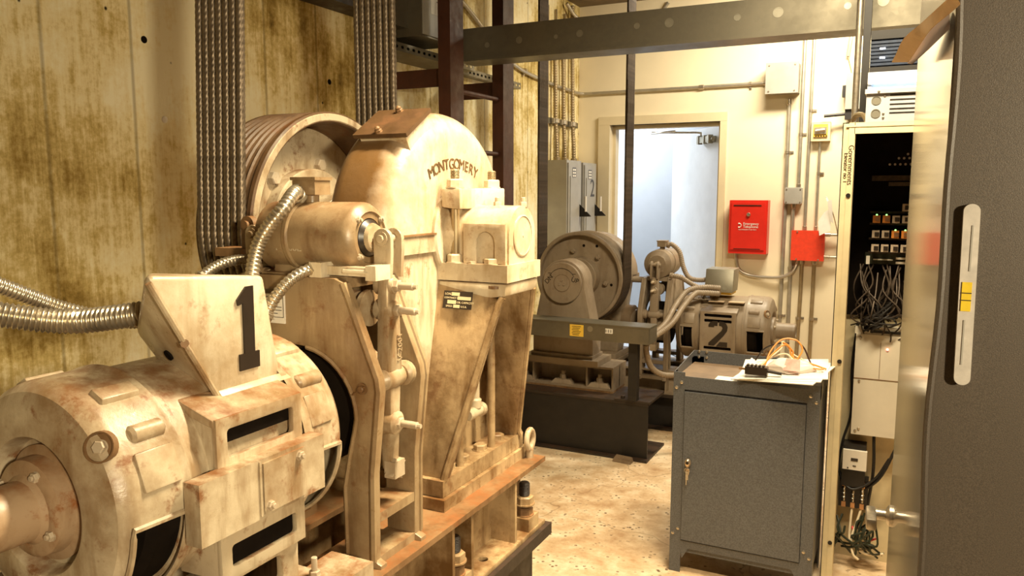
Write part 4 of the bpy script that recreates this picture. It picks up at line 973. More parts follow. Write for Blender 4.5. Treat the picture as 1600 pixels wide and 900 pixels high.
# raised lettering on an arc
bm = NB(); word = 'MONTGOMERY'
ro = 0.250
for i, chh in enumerate(word):
    a = rad(116.5 - (i + 0.5) * (51 / len(word)))
    p = Vector((0.0672, -0.003 + ro * cos(a), -0.092 + ro * sin(a)))
    yv = Vector((0, cos(a), sin(a))); xv = Vector((0, sin(a), -cos(a)))
    text(bm, chh, 0.034, frame(p, xv, yv), 0.0016)
part('raised_lettering', bm, 'letter_brown', cv, label='raised cast lettering on an arc')
# inspection lid on the crown
la = rad(122); lm = frame((0, 0.276 * cos(la), 0.276 * sin(la)), (1, 0, 0), Vector((0, sin(la), -cos(la))))
if (lm.to_3x3() @ Vector((0, 0, 1))).z < 0: lm = frame((-0.012, 0.274 * cos(la), 0.274 * sin(la)), (1, 0, 0), Vector((0, -sin(la), cos(la)) ))
tb_ = NB(); box(tb_, -0.058, 0.058, -0.048, 0.048, -0.045, 0.004, 0.004); tb_.transform(lm); part('lid_neck', tb_, gm, cv)
tb_ = NB(); box(tb_, -0.068, 0.068, -0.056, 0.056, 0.004, 0.013, 0.002); tb_.transform(lm); part('inspection_lid', tb_, 'lid_brown', cv, label='brown rusted inspection lid')
for x, y in ((-0.006, -0.046), (-0.006, 0.046)):
    tb_ = NB(); hexa(tb_, (x, y, 0.013), (0, 0, 1), 0.008, 0.006, 0.003); lathe(tb_, [(0.003, 0.008), (0.006, 0.010), (0.006, 0.013), (0.002, 0.016)], (x, y, 0.01), (0, 0, 1), 12); tb_.transform(lm); part('lid_screw', tb_, 'rusty', cv)
# bearing housing on the room side
bh = None
bm = NB()
arch = [(-0.066, -0.062)] + [(0.066 * cos(rad(a)), 0.066 * sin(rad(a))) for a in range(180, -1, -9)] + [(0.066, -0.062)]
loft(bm, [(0.100, y * 1.0, z) for y, z in arch], [(0.236, y, z) for y, z in arch])
bevel_all(bm, bm.verts[:], 0.004, 2)
bh = part('bearing_housing', bm, gm, t, angle=40)
bm = NB(); lathe(bm, [(0.106, 0.066), (0.106, 0.074), (0.102, 0.078), (0.080, 0.080), (0.076, 0.105)], (0, 0, 0), (1, 0, 0), 48, cap0=False); part('bearing_flange', bm, gm, bh)
bm = NB(); lathe(bm, [(0.046, 0.2355), (0.046, 0.2385), (0.043, 0.2395), (0.043, 0.238), (0, 0.2385)], (0, 0.0, 0), (1, 0, 0), 40, cap0=False); cyl(bm, (0.2365, 0, 0), (0.2395, 0, 0), 0.003, n=8); part('end_cover', bm, gm, bh)
bm = NB(); out = rect(0.128, 0.232, -0.060, 0.028); hol = [(0.160, -0.058), (0.205, -0.058), (0.205, -0.012)] + [(0.1825 + 0.0225 * cos(rad(a)), -0.012 + 0.0225 * sin(rad(a))) for a in range(0, 181, 15)] + [(0.160, -0.012)]
plate(bm, out, [hol], 0.010, FNY(0, -0.0695, 0), 0.002); part('arched_pocket', bm, gm, bh)
for x, y in ((0.175, -0.002), (0.228, 0.02)):
    bm = NB(); hexa(bm, (x, y, 0.062), (0, 0, 1), 0.0085, 0.012); cyl(bm, (x, y, 0.07), (x, y, 0.084), 0.0055, n=10, bv=0.001); part('grease_plug', bm, 'bolt', bh)
bm = NB(); box(bm, 0.066, 0.240, -0.082, 0.088, -0.098, -0.060, 0.005); part('upper_flange', bm, gm, t)
bm = NB(); hull(bm, [(0.066, -0.078, -0.101), (0.236, -0.078, -0.101), (0.236, 0.086, -0.101), (0.066, 0.086, -0.101), (0.066, -0.078, -0.150), (0.232, -0.078, -0.128), (0.232, 0.086, -0.128), (0.066, 0.086, -0.150)], 0.004); part('lower_flange', bm, gm, t)
bm = NB(); hull(bm, [(0.08, y, z) for y in (-0.085, 0.131) for z in (0.062, 0.104)] + [(0.127, y, z) for y in (-0.085, 0.131) for z in (0.058, 0.104)], 0.004); part('clamp_strap', bm, gm, t)
for y in (-0.066, 0.106):
    bm = NB(); cyl(bm, (0.104, y, -0.075), (0.104, y, 0.145), 0.0095, n=16, bv=0.002)
    # thread ridges
    for k in range(5): lathe(bm, [(0.0095, 0), (0.0107, 0.0012), (0.0095, 0.0024)], (0.104, y, 0.127 + k * 0.0034), (0, 0, 1), 14, cap0=False, cap1=False)
    part('clamp_stud', bm, 'pipe_dull', t)
    bm = NB(); hexa(bm, (0.104, y, 0.104), (0, 0, 1), 0.0185, 0.020); part('clamp_nut', bm, gm, t)
    bm = NB(); hexa(bm, (0.104, y, -0.060), (0, 0, 1), 0.0185, 0.020); part('clamp_nut', bm, gm, t)
bm = NB(); hexa(bm, (0.196, -0.066, -0.060), (0, 0, 1), 0.018, 0.013); part('flange_bolt', bm, gm, t)
bm = NB(); hexa(bm, (0.150, -0.070, -0.060), (0, 0, 1), 0.010, 0.006); part('flange_plug', bm, gm, t)
bm = NB(); cyl(bm, (0.205, -0.070, -0.106), (0.205, -0.070, -0.112), 0.015, n=14); part('flange_nut', bm, 'rusty', t)
# tapering pedestal: front web, back web, inner wall
bm = NB()
hull(bm, [(x, y, z) for (x, yy, z) in ((0.062, -0.078, -0.105), (0.222, -0.078, -0.135), (0.135, -0.172, -0.525), (0.060, -0.172, -0.525)) for y in (yy, yy + 0.022)], 0.004)
tube(bm, [Vector((0.226, -0.076, -0.130)), Vector((0.218, -0.080, -0.145)), Vector((0.136, -0.168, -0.50)), Vector((0.131, -0.172, -0.524))], 0.0075, 8)
part('front_web', bm, 'cream_oily', t)
bm = NB()
hull(bm, [(x, y, z) for (x, yy, z) in ((0.062, 0.064, -0.115), (0.228, 0.064, -0.118), (0.132, 0.178, -0.525), (0.060, 0.178, -0.525)) for y in (yy, yy + 0.020)], 0.004)
tube(bm, [Vector((0.228, 0.074, -0.125)), Vector((0.137, 0.185, -0.505)), Vector((0.140, 0.19, -0.52))], 0.0075, 8)
part('back_web', bm, 'cream_oily', t)
bm = NB(); hull(bm, [(x, y, z) for x in (0.056, 0.0695) for y, z in ((-0.07, -0.11), (0.075, -0.11), (0.19, -0.522), (-0.165, -0.522))]); part('inner_wall', bm, 'cream_oily', t)
for y in (-0.115, -0.05, 0.035, 0.125):
    bm = NB(); hexa(bm, (0.108, y, -0.520), (0, 0, 1), 0.0165, 0.015); part('foot_bolt', bm, 'cream_oily', t)
bm = NB(); cyl(bm, (0.120, 0.070, -0.52), (0.120, 0.070, -0.12), 0.0095, n=14); cyl(bm, (0.120, -0.082, -0.52), (0.120, -0.082, -0.30), 0.0085, n=14); part('drain_rod', bm, 'cream_oily', t)
bm = NB(); cyl(bm, (0.120, -0.010, -0.405), (0.120, -0.010, -0.29), 0.0105, n=14); cyl(bm, (0.120, -0.010, -0.305), (0.120, -0.010, -0.288), 0.012, n=14)
lathe(bm, [(0.0105, 0), (0.015, 0.004), (0.015, 0.022), (0.0105, 0.026)], (0.120, -0.010, -0.405), (0, 0, 1), 16); cyl(bm, (0.120, -0.045, -0.412), (0.120, 0.022, -0.412), 0.014, n=16, bv=0.003); lathe(bm, [(0.014, 0), (0.017, 0.002), (0.017, 0.014), (0.010, 0.016)], (0.120, 0.006, -0.412), (0, 1, 0), 14); hexa(bm, (0.120, 0.022, -0.412), (0, 1, 0), 0.010, 0.012); cyl(bm, (0.066, -0.010, -0.412), (0.12, -0.01, -0.412), 0.010, n=12)
part('oil_drain_tee', bm, 'cream', t)
# data plate on the front web
wn = Vector((0, -0.39, 0.094)).normalized()    # down the web
dm_ = frame(Vector((0.122, -0.0895, -0.140)), (1, 0, 0), Vector((0, 0.235, 0.97)))
bm = NB(); plate(bm, rect(-0.036, 0.036, -0.0195, 0.0195), [], 0.002, dm_); dp = part('data_plate', bm, 'plate_black', t, label='black data plate with pale fields')
bm = NB()
for x0, x1, y0, y1 in ((-0.016, 0.004, 0.009, 0.0165), (0.0, 0.033, 0.0005, 0.008), (-0.025, -0.003, -0.009, -0.001), (-0.009, 0.007, -0.0175, -0.0105)): plate(bm, rect(x0, x1, y0, y1), [], 0.003, dm_)
text(bm, 'LOAD', 0.007, dm_ @ Matrix.Translation((-0.033, 0.0125, 0.0012)), 0.0003, 'LEFT'); text(bm, 'CONTRACT NO', 0.0055, dm_ @ Matrix.Translation((-0.034, 0.004, 0.0012)), 0.0003, 'LEFT')
text(bm, 'OIL CAPACITY', 0.0065, dm_ @ Matrix.Translation((-0.001, -0.0055, 0.0012)), 0.0003, 'LEFT'); text(bm, 'SPEED', 0.006, dm_ @ Matrix.Translation((-0.028, -0.0145, 0.0012)), 0.0003, 'LEFT'); text(bm, 'U.S.A.', 0.006, dm_ @ Matrix.Translation((0.010, -0.0145, 0.0012)), 0.0003, 'LEFT')
part('plate_print', bm, 'panel_cream', dp)
# eye bolt at the corner
bm = NB(); cyl(bm, (0.160, 0.205, -0.583), (0.160, 0.205, -0.562), 0.010, n=14); P = [Vector((0.160, 0.205 + 0.019 * sin(rad(a)), -0.536 + 0.025 * -cos(rad(a)))) for a in range(0, 360, 12)]; tube(bm, P + [P[0]], 0.0075, 10, cap=False); part('lifting_eye', bm, 'cream', t)

# ---- sheave 1
t = thing('drive_sheave', 'large grooved rope wheel with cream rim behind the foreground gear case', 'sheave', (-1.268, 1.57, 1.42))
sheave(t, 'cream', 'sheave_brown', 0.91)
t = thing('sheave_bearing', 'cream outboard bearing pedestal on the wall side of the front rope wheel', 'bearing', (-1.268, 1.57, 1.42))
outboard(t, 'cream_oily', 1.42 - FLZ, None, True)

# ---- bedplate beams 1
def ibeam(t, name, x, y0, y1, zt, zb, w, mt, tf=0.012, stiff=(), mstiff=None, holes=()):
    bm = NB(); box(bm, x - w / 2, x + w / 2, y0, y1, zt - tf, zt, 0.002); part('top_flange', bm, mt[0], t, True)
    bm = NB(); box(bm, x - 0.006, x + 0.006, y0, y1, zb + tf, zt - tf); part('web', bm, mt[1], t, True)
    bm = NB(); plate(bm, rect(x - w / 2, x + w / 2, y0, y1), [circle(hx, hy, 0.012, 20) for hx, hy in holes], tf, frame((0, 0, zb + tf / 2), (1, 0, 0), (0, 1, 0)), 0.001); part('bottom_flange', bm, mt[1], t, True)
    for ys in stiff:
        bm = NB(); box(bm, x + 0.006, x + w / 2 - 0.006, ys - 0.005, ys + 0.005, zb + tf, zt - tf, 0.001); box(bm, x - w / 2 + 0.006, x - 0.006, ys - 0.005, ys + 0.005, zb + tf, zt - tf, 0.001); part('stiffener', bm, mt[1], t, True)
t = thing('bedplate_beam', 'rust topped steel bedplate beam under the foreground machine, room side', 'beam', (-0.875, 1.2, 0.64))
ibeam(t, 'beam', -0.875, 0.35, 1.80, FLZ, 0.655, 0.155, ('rusty', 'cream_oily'), stiff=(0.6, 1.0, 1.345, 1.425, 1.640), holes=((-0.835, 1.53), (-0.835, 1.2)))
t = thing('bedplate_beam', 'steel bedplate beam under the foreground machine, concrete wall side', 'beam', (-1.12, 1.2, 0.64))
ibeam(t, 'beam', -1.12, 0.35, 1.80, FLZ, 0.655, 0.12, ('rusty', 'cream_oily'), stiff=(0.6, 1.0, 1.345, 1.64))
t = thing('bedplate_beam', 'steel bedplate beam under the front rope wheel bearing', 'beam', (-1.49, 1.2, 0.64))
ibeam(t, 'beam', -1.49, 0.9, 2.1, FLZ + 0.012, 0.655, 0.16, ('rusty', 'cream_oily'), stiff=(1.345, 1.64))
# hold-down studs
for i, y in enumerate((1.385, 1.735)):
    t = thing('hold_down_bolt', ('far' if i else 'near') + ' hold-down bolt with stacked nuts on the lower flange of the foreground bedplate', 'bolt', (-0.825, y, 0.667))
    bm = NB(); box(bm, -0.852, -0.800, y - 0.030, y + 0.030, 0.667, 0.700, 0.004); part('square_washer', bm, 'cream_oily', t, True)
    bm = NB(); hexa(bm, (-0.826, y, 0.700), (0, 0, 1), 0.022, 0.020); part('lower_nut', bm, 'rusty', t, True)
    bm = NB(); hexa(bm, (-0.826, y, 0.728), (0, 0, 1), 0.024, 0.022); part('upper_nut', bm, 'cream_oily', t, True)
    bm = NB(); cyl(bm, (-0.826, y, 0.69), (-0.826, y, 0.785), 0.0125, n=16, bv=0.002)
    for k in range(9): lathe(bm, [(0.0125, 0), (0.0142, 0.0014), (0.0125, 0.0028)], (-0.826, y, 0.752 + k * 0.0034), (0, 0, 1), 16, cap0=False, cap1=False)
    part('threaded_stud', bm, 'black_steel', t, True)
t = thing('support_beam', 'black steel support frame carrying the foreground bedplate above the floor', 'beam', (-1.2, 1.2, 0))
bm = NB(); box(bm, -1.80, -1.50, 0.3, 2.12, 0.625, 0.655, 0.003); box(bm, -1.499, -0.785, 0.3, 1.815, 0.625, 0.655, 0.003); part('deck_plate', bm, 'black_steel', t, True)
bm = NB()
for x in (-0.86, -1.70): box(bm, x - 0.045, x + 0.045, 0.35, 1.76 if x > -1 else 2.08, 0.44, 0.625, 0.004)
part('girder', bm, 'black_steel', t, True)
for x, y in ((-0.86, 0.45), (-0.86, 1.66), (-1.70, 0.45), (-1.70, 2.0)):
    bm = NB(); box(bm, x - 0.05, x + 0.05, y - 0.05, y + 0.05, 0.015, 0.44, 0.004); box(bm, x - 0.10, x + 0.10, y - 0.10, y + 0.10, 0, 0.015, 0.003); part('leg', bm, 'black_steel', t, True)

# ---- ropes: each hoist rope comes down, wraps under the sheave and goes up again
def rope_path(R, c, top, lean=0.0, step=0.006):
    """in a plane: (a, z) about the axle"""
    pts = [Vector((0, -R - lean, top))] + [Vector((0, -R * cos(rad(a)), -R * sin(rad(a)))) for a in range(0, 181, 6)] + [Vector((0, R, top))]
    return resample([pts[0]] + pts[1:-1] + [pts[-1]], step)
def rope_mesh(r, R, top, step, lobes, n, pitch, lean=0.0):
    P = rope_path(R, None, top, lean, step); bm = NB()
    tube(bm, P, r, n, shape=lambda i, k: 0.80 + 0.24 * abs(cos(lobes * 0.5 * (2 * pi * k / n - 2 * pi * i * step / pitch))))
    return bm
nth = ['first', 'second', 'third', 'fourth', 'fifth', 'sixth', 'seventh']
base = None
for i in range(7):
    loc = (-1.293 - 0.020 * i, 1.57, 1.42)
    lab = nth[i] + ' twisted steel hoist rope from the room side on the foreground rope wheel'
    if base is None:
        base = part('hoist_rope', rope_mesh(0.0094, 0.2922, 1.60, 0.0045, 6, 24, 0.085, -0.075), 'rope', angle=60)
        base.location = loc; tag(base, lab, 'rope', 'steel hoist ropes on the foreground rope wheel')
    else:
        o = base.copy(); COL.objects.link(o); o.location = loc; o['label'] = lab

# ---- flexible conduits of machine 1
def flex(pts, r, pitch, label, mat='flex', conn=True, group=None, n=14):
    t = thing('flexible_conduit', label, 'conduit', pts[0], group=group)
    bm = NB(); flexpipe(bm, pts, r, pitch, n); part('armour', bm, mat, t, True, angle=80)
    if conn:
        for a, b in ((pts[0], pts[1]), (pts[-1], pts[-2])):
            a, b = Vector(a), Vector(b); d = (b - a).normalized()
            bm = NB(); cyl(bm, a - d * 0.002, a + d * 0.014, r * 1.22, n=16, bv=0.001); hexa(bm, a + d * 0.010, d, r * 1.35, 0.008); part('connector', bm, mat, t, True)
    return t
flex([(-1.025, 0.835, 1.335), (-1.07, 0.805, 1.327), (-1.14, 0.765, 1.320), (-1.20, 0.705, 1.334), (-1.27, 0.60, 1.37), (-1.38, 0.44, 1.43)], 0.0185, 0.0075, 'thick silver armoured conduit curving into the left side of the number 1 box')
flex([(-1.15, 0.90, 1.30), (-1.20, 0.878, 1.302), (-1.25, 0.833, 1.322), (-1.27, 0.79, 1.347), (-1.29, 0.725, 1.382), (-1.34, 0.60, 1.44)], 0.013, 0.0065, 'thinner silver armoured conduit behind the thick one on the left', conn=False)
flex([(-1.030, 1.165, 1.512), (-1.005, 1.125, 1.514), (-1.000, 1.09, 1.487), (-1.022, 1.075, 1.455), (-1.040, 1.065, 1.419), (-1.040, 1.05, 1.376), (-1.035, 1.04, 1.345)], 0.0125, 0.0080, 'silver armoured conduit looping from the magnet lead box down to the number 1 box')
flex([(-0.952, 1.120, 1.378), (-0.962, 1.095, 1.374), (-0.975, 1.07, 1.358), (-0.992, 1.05, 1.328), (-1.005, 1.035, 1.29)], 0.0105, 0.0080, 'short silver armoured conduit from the brake switch down behind the number 1 box')
flex([(-1.150, 1.18, 1.375), (-1.158, 1.15, 1.384), (-1.165, 1.11, 1.382), (-1.175, 1.08, 1.370), (-1.18, 1.05, 1.35)], 0.010, 0.0070, 'small armoured conduit coming over the back of the number 1 box', conn=True)
t = thing('brake_switch', 'small brown switch bracket between the ropes and the magnet housing', 'switch', (-1.2, 1.20, 1.39))
bm = NB(); box(bm, -1.27, -1.12, 1.18, 1.23, 1.385, 1.402, 0.002); part('bracket', bm, 'rusty', t, True)
bm = NB(); box(bm, -1.20, -1.165, 1.185, 1.215, 1.402, 1.44, 0.004); plate(bm, circle(0, 0, 0.018, 20), [circle(0, 0, 0.006, 12)], 0.014, FNY(-1.182, 1.19, 1.45)); cyl(bm, (-1.182, 1.175, 1.45), (-1.182, 1.21, 1.45), 0.009, n=12); part('roller_lever', bm, 'rusty', t, True)

# ================================================================== machine marked 2 (by the back wall)
OX, OY = -1.835, 5.0
S2 = 1.2
t = thing('drive_sheave', 'taupe rope wheel of the back machine facing the room', 'sheave', (OX, 4.82, 0.969), rad(90))
sheave(t, 'taupe', 'taupe', 0.915)
t = thing('sheave_bearing', 'taupe pedestal bearing with hand drawn up and down arrows at the back machine', 'bearing', (OX + 0.03, 4.82, 0.969), rad(90))
outboard(t, 'taupe', 0.969 - 0.475, True)
t = thing('gear_case', 'taupe gear case partly hidden behind the rope wheel of the back machine', 'gear case', (OX, 5.0, 0.969), rad(90))
gear_lower(t, 'taupe', 'taupe'); gear_cover(t, 'taupe')
bm = NB(); cyl(bm, (-0.05, -0.26, -0.03), (-0.05, -0.37, -0.03), 0.020, n=16, bv=0.003); cyl(bm, (-0.05, -0.37, -0.03), (-0.05, -0.42, -0.03), 0.015, n=14, bv=0.004); part('level_plug', bm, 'taupe', t)
bm = NB(); lathe(bm, [(0.10, 0.20), (0.10, 0.26), (0.085, 0.275), (0.06, 0.28), (0.06, 0.34), (0.035, 0.35)], (0, 0, -0.308), (0, -1, 0), 32); 
for a in range(0, 360, 60): hexa(bm, (0.075 * cos(rad(a)), -0.268, -0.308 + 0.075 * sin(rad(a))), (0, -1, 0), 0.011, 0.012)
part('worm_end_cover', bm, 'taupe_dark', t)
bm = NB(); cyl(bm, (0, -0.30, -0.308), (0, -0.50, -0.308), 0.036, n=20); part('worm_shaft', bm, 'taupe', t)
t = thing('machine_brake', 'taupe brake with open frame between back rope wheel and motor marked 2', 'brake', (-1.385, 5.0, 0.661), rad(90), 1.22)
brake(t, 'taupe', 'taupe', 0.073, 0); br2 = t
t = thing('electric_motor', 'taupe hoist motor with a large black 2 on its side', 'motor', (-1.255, 5.0, 0.661), rad(90), 1.27)
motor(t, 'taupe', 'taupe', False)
# the stencilled 2 on the side facing the room
bm = NB()
th2 = 0.016
two_top = [(-0.040, 0.022), (-0.040, 0.030), (-0.034, 0.040), (-0.022, 0.046), (-0.004, 0.046), (-0.004, 0.028), (-0.016, 0.028), (-0.018, 0.022)]
two_bow = [(0.002, 0.046), (0.018, 0.045), (0.030, 0.038), (0.036, 0.026), (0.034, 0.010), (0.022, -0.008), (-0.008, -0.042), (-0.016, -0.050), (-0.038, -0.050), (-0.038, -0.040), (-0.010, -0.012), (0.012, 0.010), (0.016, 0.020), (0.012, 0.028), (0.002, 0.029)]
two_foot = [(-0.008, -0.052), (0.006, -0.034), (0.036, -0.034), (0.036, -0.052)]
for pl in (two_top, two_bow, two_foot): plate(bm, [(x * 1.2, y * 1.25) for x, y in pl], [], 0.002, FNX(-0.1722, -0.222, -0.004))
part('number', bm, 'plate_black', t, label='black stencilled number two')
bm = NB(); box(bm, -0.065, 0.06, -0.255, -0.135, 0.168, 0.182, 0.002); part('box_base', bm, 'yellow', t, label='yellow strip under the connection box')
bm = NB(); hull(bm, [(x + (0.03 if z > 0.2 else 0) , y, z) for x in (-0.09, 0.045) for y in (-0.265, -0.130) for z in (0.182, 0.292)], 0.003); cb = part('connection_box', bm, 'galv', t, label='shiny galvanised connection box')
bm = NB()
for y in (-0.192, -0.228): lathe(bm, [(0.012, 0), (0.012, 0.003), (0.0095, 0.003), (0.0095, 0.001), (0, 0.001)], (-0.0845, y, 0.205), (-1, 0, 0.27), 20, cap0=False)
part('knockout', bm, 'galv', cb)
bm = NB()
for y in (-0.195, -0.29): box(bm, -0.115, -0.075, y - 0.037, y + 0.037, 0.137, 0.142)
bm.transform(Matrix.Rotation(rad(0), 4, 'X')); part('data_labels', bm, 'paper_tan', t, label='two small pale labels on the motor shoulder')
# conduits of machine 2
flex([(-1.36, 4.985, 1.168), (-1.325, 4.985, 1.172), (-1.275, 4.98, 1.125), (-1.245, 4.97, 1.03), (-1.20, 4.96, 0.965), (-1.12, 4.96, 0.955), (-1.06, 4.965, 0.975)], 0.015, 0.012, 'armoured conduit from the magnet of the back machine to its connection box', 'taupe_flex' if 'taupe_flex' in M else 'taupe', True, n=10)
flex([(-1.30, 4.86, 0.985), (-1.23, 4.86, 0.975), (-1.16, 4.87, 0.935), (-1.08, 4.885, 0.90), (-0.99, 4.87, 0.893)], 0.015, 0.012, 'armoured conduit sloping from the back brake to the front of the connection box', 'taupe', True, n=10)
for i, dx in enumerate((0.0, 0.035)):
    flex([(-1.235 + dx * 0.2, 4.22, 0.705 - i * 0.008), (-1.20 + dx, 4.40, 0.755), (-1.20 + dx * 1.4, 4.62, 0.83), (-1.165 + dx * 1.3, 4.76, 0.905 - i * 0.015), (-1.08, 4.83 - i * 0.03, 0.925 - i * 0.03), (-0.985 , 4.87 - i * 0.03, 0.920 - i * 0.03)], 0.017, 0.014, ('upper' if i == 0 else 'lower') + ' one of two cables rising from the front wireway end to the connection box', 'taupe', False, n=10)
flex([(-1.25, 4.20, 0.665), (-1.255, 4.235, 0.60), (-1.245, 4.29, 0.52), (-1.20, 4.36, 0.465), (-1.12, 4.45, 0.452), (-1.0, 4.55, 0.462), (-0.9, 4.6, 0.48)], 0.0165, 0.012, 'armoured conduit hanging in a loop below the end of the low wireway', 'taupe', False, n=10)

# ropes of machine 2
base = None
for i in range(7):
    loc = (OX, 4.795 - 0.020 * i, 0.969); lab = nth[i] + ' dark hoist rope from the back on the rope wheel of the back machine'
    if base is None:
        base = part('hoist_rope', rope_mesh(0.0094, 0.2922, 2.05, 0.016, 6, 12, 0.10), 'rope_dark', angle=60)
        base.rotation_euler = (0, 0, rad(90)); base.location = loc; tag(base, lab, 'rope', 'dark hoist ropes on the back rope wheel')
    else:
        o = base.copy(); COL.objects.link(o); o.location = loc; o['label'] = lab

# bases of machine 2
def xbeam(t, y, x0, x1, zt, zb, w, mt, tf=0.012, stiff=()):
    bm = NB(); box(bm, x0, x1, y - w / 2, y + w / 2, zt - tf, zt, 0.002); part('top_flange', bm, mt, t, True)
    bm = NB(); box(bm, x0, x1, y - 0.006, y + 0.006, zb + tf, zt - tf); part('web', bm, mt, t, True)
    bm = NB(); box(bm, x0, x1, y - w / 2, y + w / 2, zb, zb + tf, 0.002); part('bottom_flange', bm, mt, t, True)
    for xs in stiff:
        bm = NB(); box(bm, xs - 0.005, xs + 0.005, y - w / 2 + 0.004, y + w / 2 - 0.004, zb + tf, zt - tf, 0.001); part('stiffener', bm, mt, t, True)
t = thing('bedplate_beam', 'taupe bedplate beam with clamps under the pedestal of the back machine', 'beam', (-1.75, 4.42, 0.345))
xbeam(t, 4.42, -2.10, -1.475, 0.486, 0.345, 0.24, 'taupe', stiff=(-1.99, -1.64, -1.48))
t = thing('bedplate_beam', 'long taupe bedplate beam under the brake and motor of the back machine', 'beam', (-1.4, 4.85, 0.345))
xbeam(t, 4.88, -2.10, -0.60, 0.386, 0.23, 0.14, 'taupe', stiff=(-1.3, -0.9))
t = thing('bedplate_beam', 'rearmost taupe bedplate beam of the back machine near the back wall', 'beam', (-1.4, 5.15, 0.345))
xbeam(t, 5.15, -2.10, -0.60, 0.386, 0.23, 0.14, 'taupe', stiff=(-1.3, -0.9))
for s, yy, nm in ((-1, 4.835, 'front'), (1, 5.165, 'back')):
    bm = NB(); box(bm, -1.16, -0.75, yy - 0.05, yy + 0.05, 0.386, 0.398, 0.003); one('sole_block', bm, 'taupe', 'taupe packing plate under the motor marked 2, ' + nm + ' foot', 'block')
for i, (x, y) in enumerate(((-2.05, 4.33), (-1.80, 4.33), (-1.565, 4.33))):
    t = thing('beam_clamp', ['left', 'middle', 'right'][i] + ' clamp plate with a bolt on the taupe bedplate beam of the back machine', 'clamp', (x, y, 0.357))
    bm = NB(); hull(bm, [(x - 0.075, y - 0.03, 0.357), (x + 0.075, y - 0.03, 0.357), (x + 0.06, y + 0.04, 0.357), (x - 0.06, y + 0.04, 0.357), (x - 0.05, y - 0.02, 0.385), (x + 0.05, y - 0.02, 0.385), (x + 0.04, y + 0.03, 0.385), (x - 0.04, y + 0.03, 0.385)], 0.003); part('plate', bm, 'taupe', t, True)
    bm = NB(); hexa(bm, (x, y, 0.385), (0, 0, 1), 0.021, 0.028, 0.022, 0.013); part('bolt', bm, 'taupe', t, True)
t = thing('support_beam', 'black steel beam lying on the floor under the back machine, front one', 'beam', (-1.85, 4.3, 0))
bm = NB(); box(bm, -2.48, -1.222, 4.17, 4.50, 0.318, 0.333, 0.002); part('top_flange', bm, 'black_steel', t, True)
bm = NB(); box(bm, -2.48, -1.225, 4.176, 4.188, 0.012, 0.318); part('web', bm, 'black', t, True)
bm = NB(); box(bm, -2.48, -1.215, 4.14, 4.50, 0, 0.014, 0.002); part('bottom_flange', bm, 'black_steel', t, True)
bm = NB(); box(bm, -1.42, -1.21, 4.165, 4.33, 0.333, 0.345, 0.002); cyl(bm, (-1.375, 4.19, 0.345), (-1.375, 4.19, 0.36), 0.012, n=10); part('end_plate', bm, 'black_steel', t, True)
t = thing('support_beam', 'black steel beam on the floor under the back motor, further back', 'beam', (-1.3, 4.9, 0))
bm = NB(); box(bm, -2.48, -0.45, 4.78, 5.25, 0.215, 0.230, 0.002); part('top_flange', bm, 'black_steel', t, True)
bm = NB(); box(bm, -2.48, -0.46, 4.84, 4.852, 0.012, 0.215); part('web', bm, 'black', t, True)
bm = NB(); box(bm, -2.48, -0.45, 4.78, 5.25, 0, 0.012, 0.002); part('bottom_flange', bm, 'black_steel', t, True)
bm = NB(); box(bm, -2.10, -1.475, 4.30, 4.52, 0.333, 0.345, 0.002); one('packing_plate', bm, 'rusty', 'rusty packing plate between the taupe bedplate and the black floor beam', 'plate')
bm = NB(); lathe(bm, [(0.0, 0.03), (0.055, 0.03), (0.06, 0.04), (0.062, 0.20), (0.055, 0.235), (0.05, 0.24), (0.0, 0.24)], (-2.17, 4.40, 0.345), (0, 0, 1), 32, cap0=False, cap1=False); box(bm, -2.25, -2.09, 4.32, 4.48, 0.333, 0.378, 0.004); one('oil_pot', bm, 'rusty', 'small rusty drum between the front gear case and the back machine pedestal', 'drum')
bm = NB(); hull(bm, [(-1.40, 4.09, 0), (-1.29, 4.08, 0), (-1.29, 4.16, 0), (-1.40, 4.16, 0), (-1.395, 4.095, 0.018), (-1.295, 4.09, 0.014), (-1.30, 4.14, 0.024), (-1.39, 4.14, 0.03)]); one('shim_block', bm, 'taupe_dark', 'small grey shim lying on the floor against the black beam end', 'shim')
# low wireway in front of machine 2
t = thing('wireway', 'low galvanised wireway in front of the back machine with a yellow sticker', 'wireway', (-1.7, 4.15, 0.69))
bm = NB(); box(bm, -2.35, -1.205, 4.10, 4.24, 0.682, 0.772, 0.003); box(bm, -2.35, -1.20, 4.097, 4.243, 0.770, 0.778, 0.002); part('trough', bm, 'galv_dark', t, True)
bm = NB(); box(bm, -1.207, -1.200, 4.104, 4.236, 0.686, 0.768, 0.002); part('end_cap', bm, 'galv_dark', t, True)
bm = NB(); box(bm, -1.668, -1.585, 4.0985, 4.1005, 0.697, 0.763); st = part('sticker', bm, 'yellow', t, True, 'yellow warning sticker')
bm = NB()
for i in range(6): box(bm, -1.655 + 0.004 * (i % 2), -1.60 - 0.006 * (i % 3), 4.0978, 4.0986, 0.752 - 0.0095 * i, 0.755 - 0.0095 * i)
part('sticker_print', bm, 'plate_black', st, True)
bm = NB(); cyl(bm, (-1.546, 4.101, 0.745), (-1.546, 4.0985, 0.745), 0.016, n=24); part('round_sticker', bm, 'galv', t, True)
bm = NB(); box(bm, -1.455, -1.412, 4.0985, 4.1005, 0.728, 0.755); part('white_label', bm, 'white', t, True, 'small white label')
bm = NB()
for x in (-1.45, -1.436, -1.422): box(bm, x - 0.005, x + 0.004, 4.0978, 4.0986, 0.733, 0.75)
part('label_print', bm, 'grey_box', t, True)
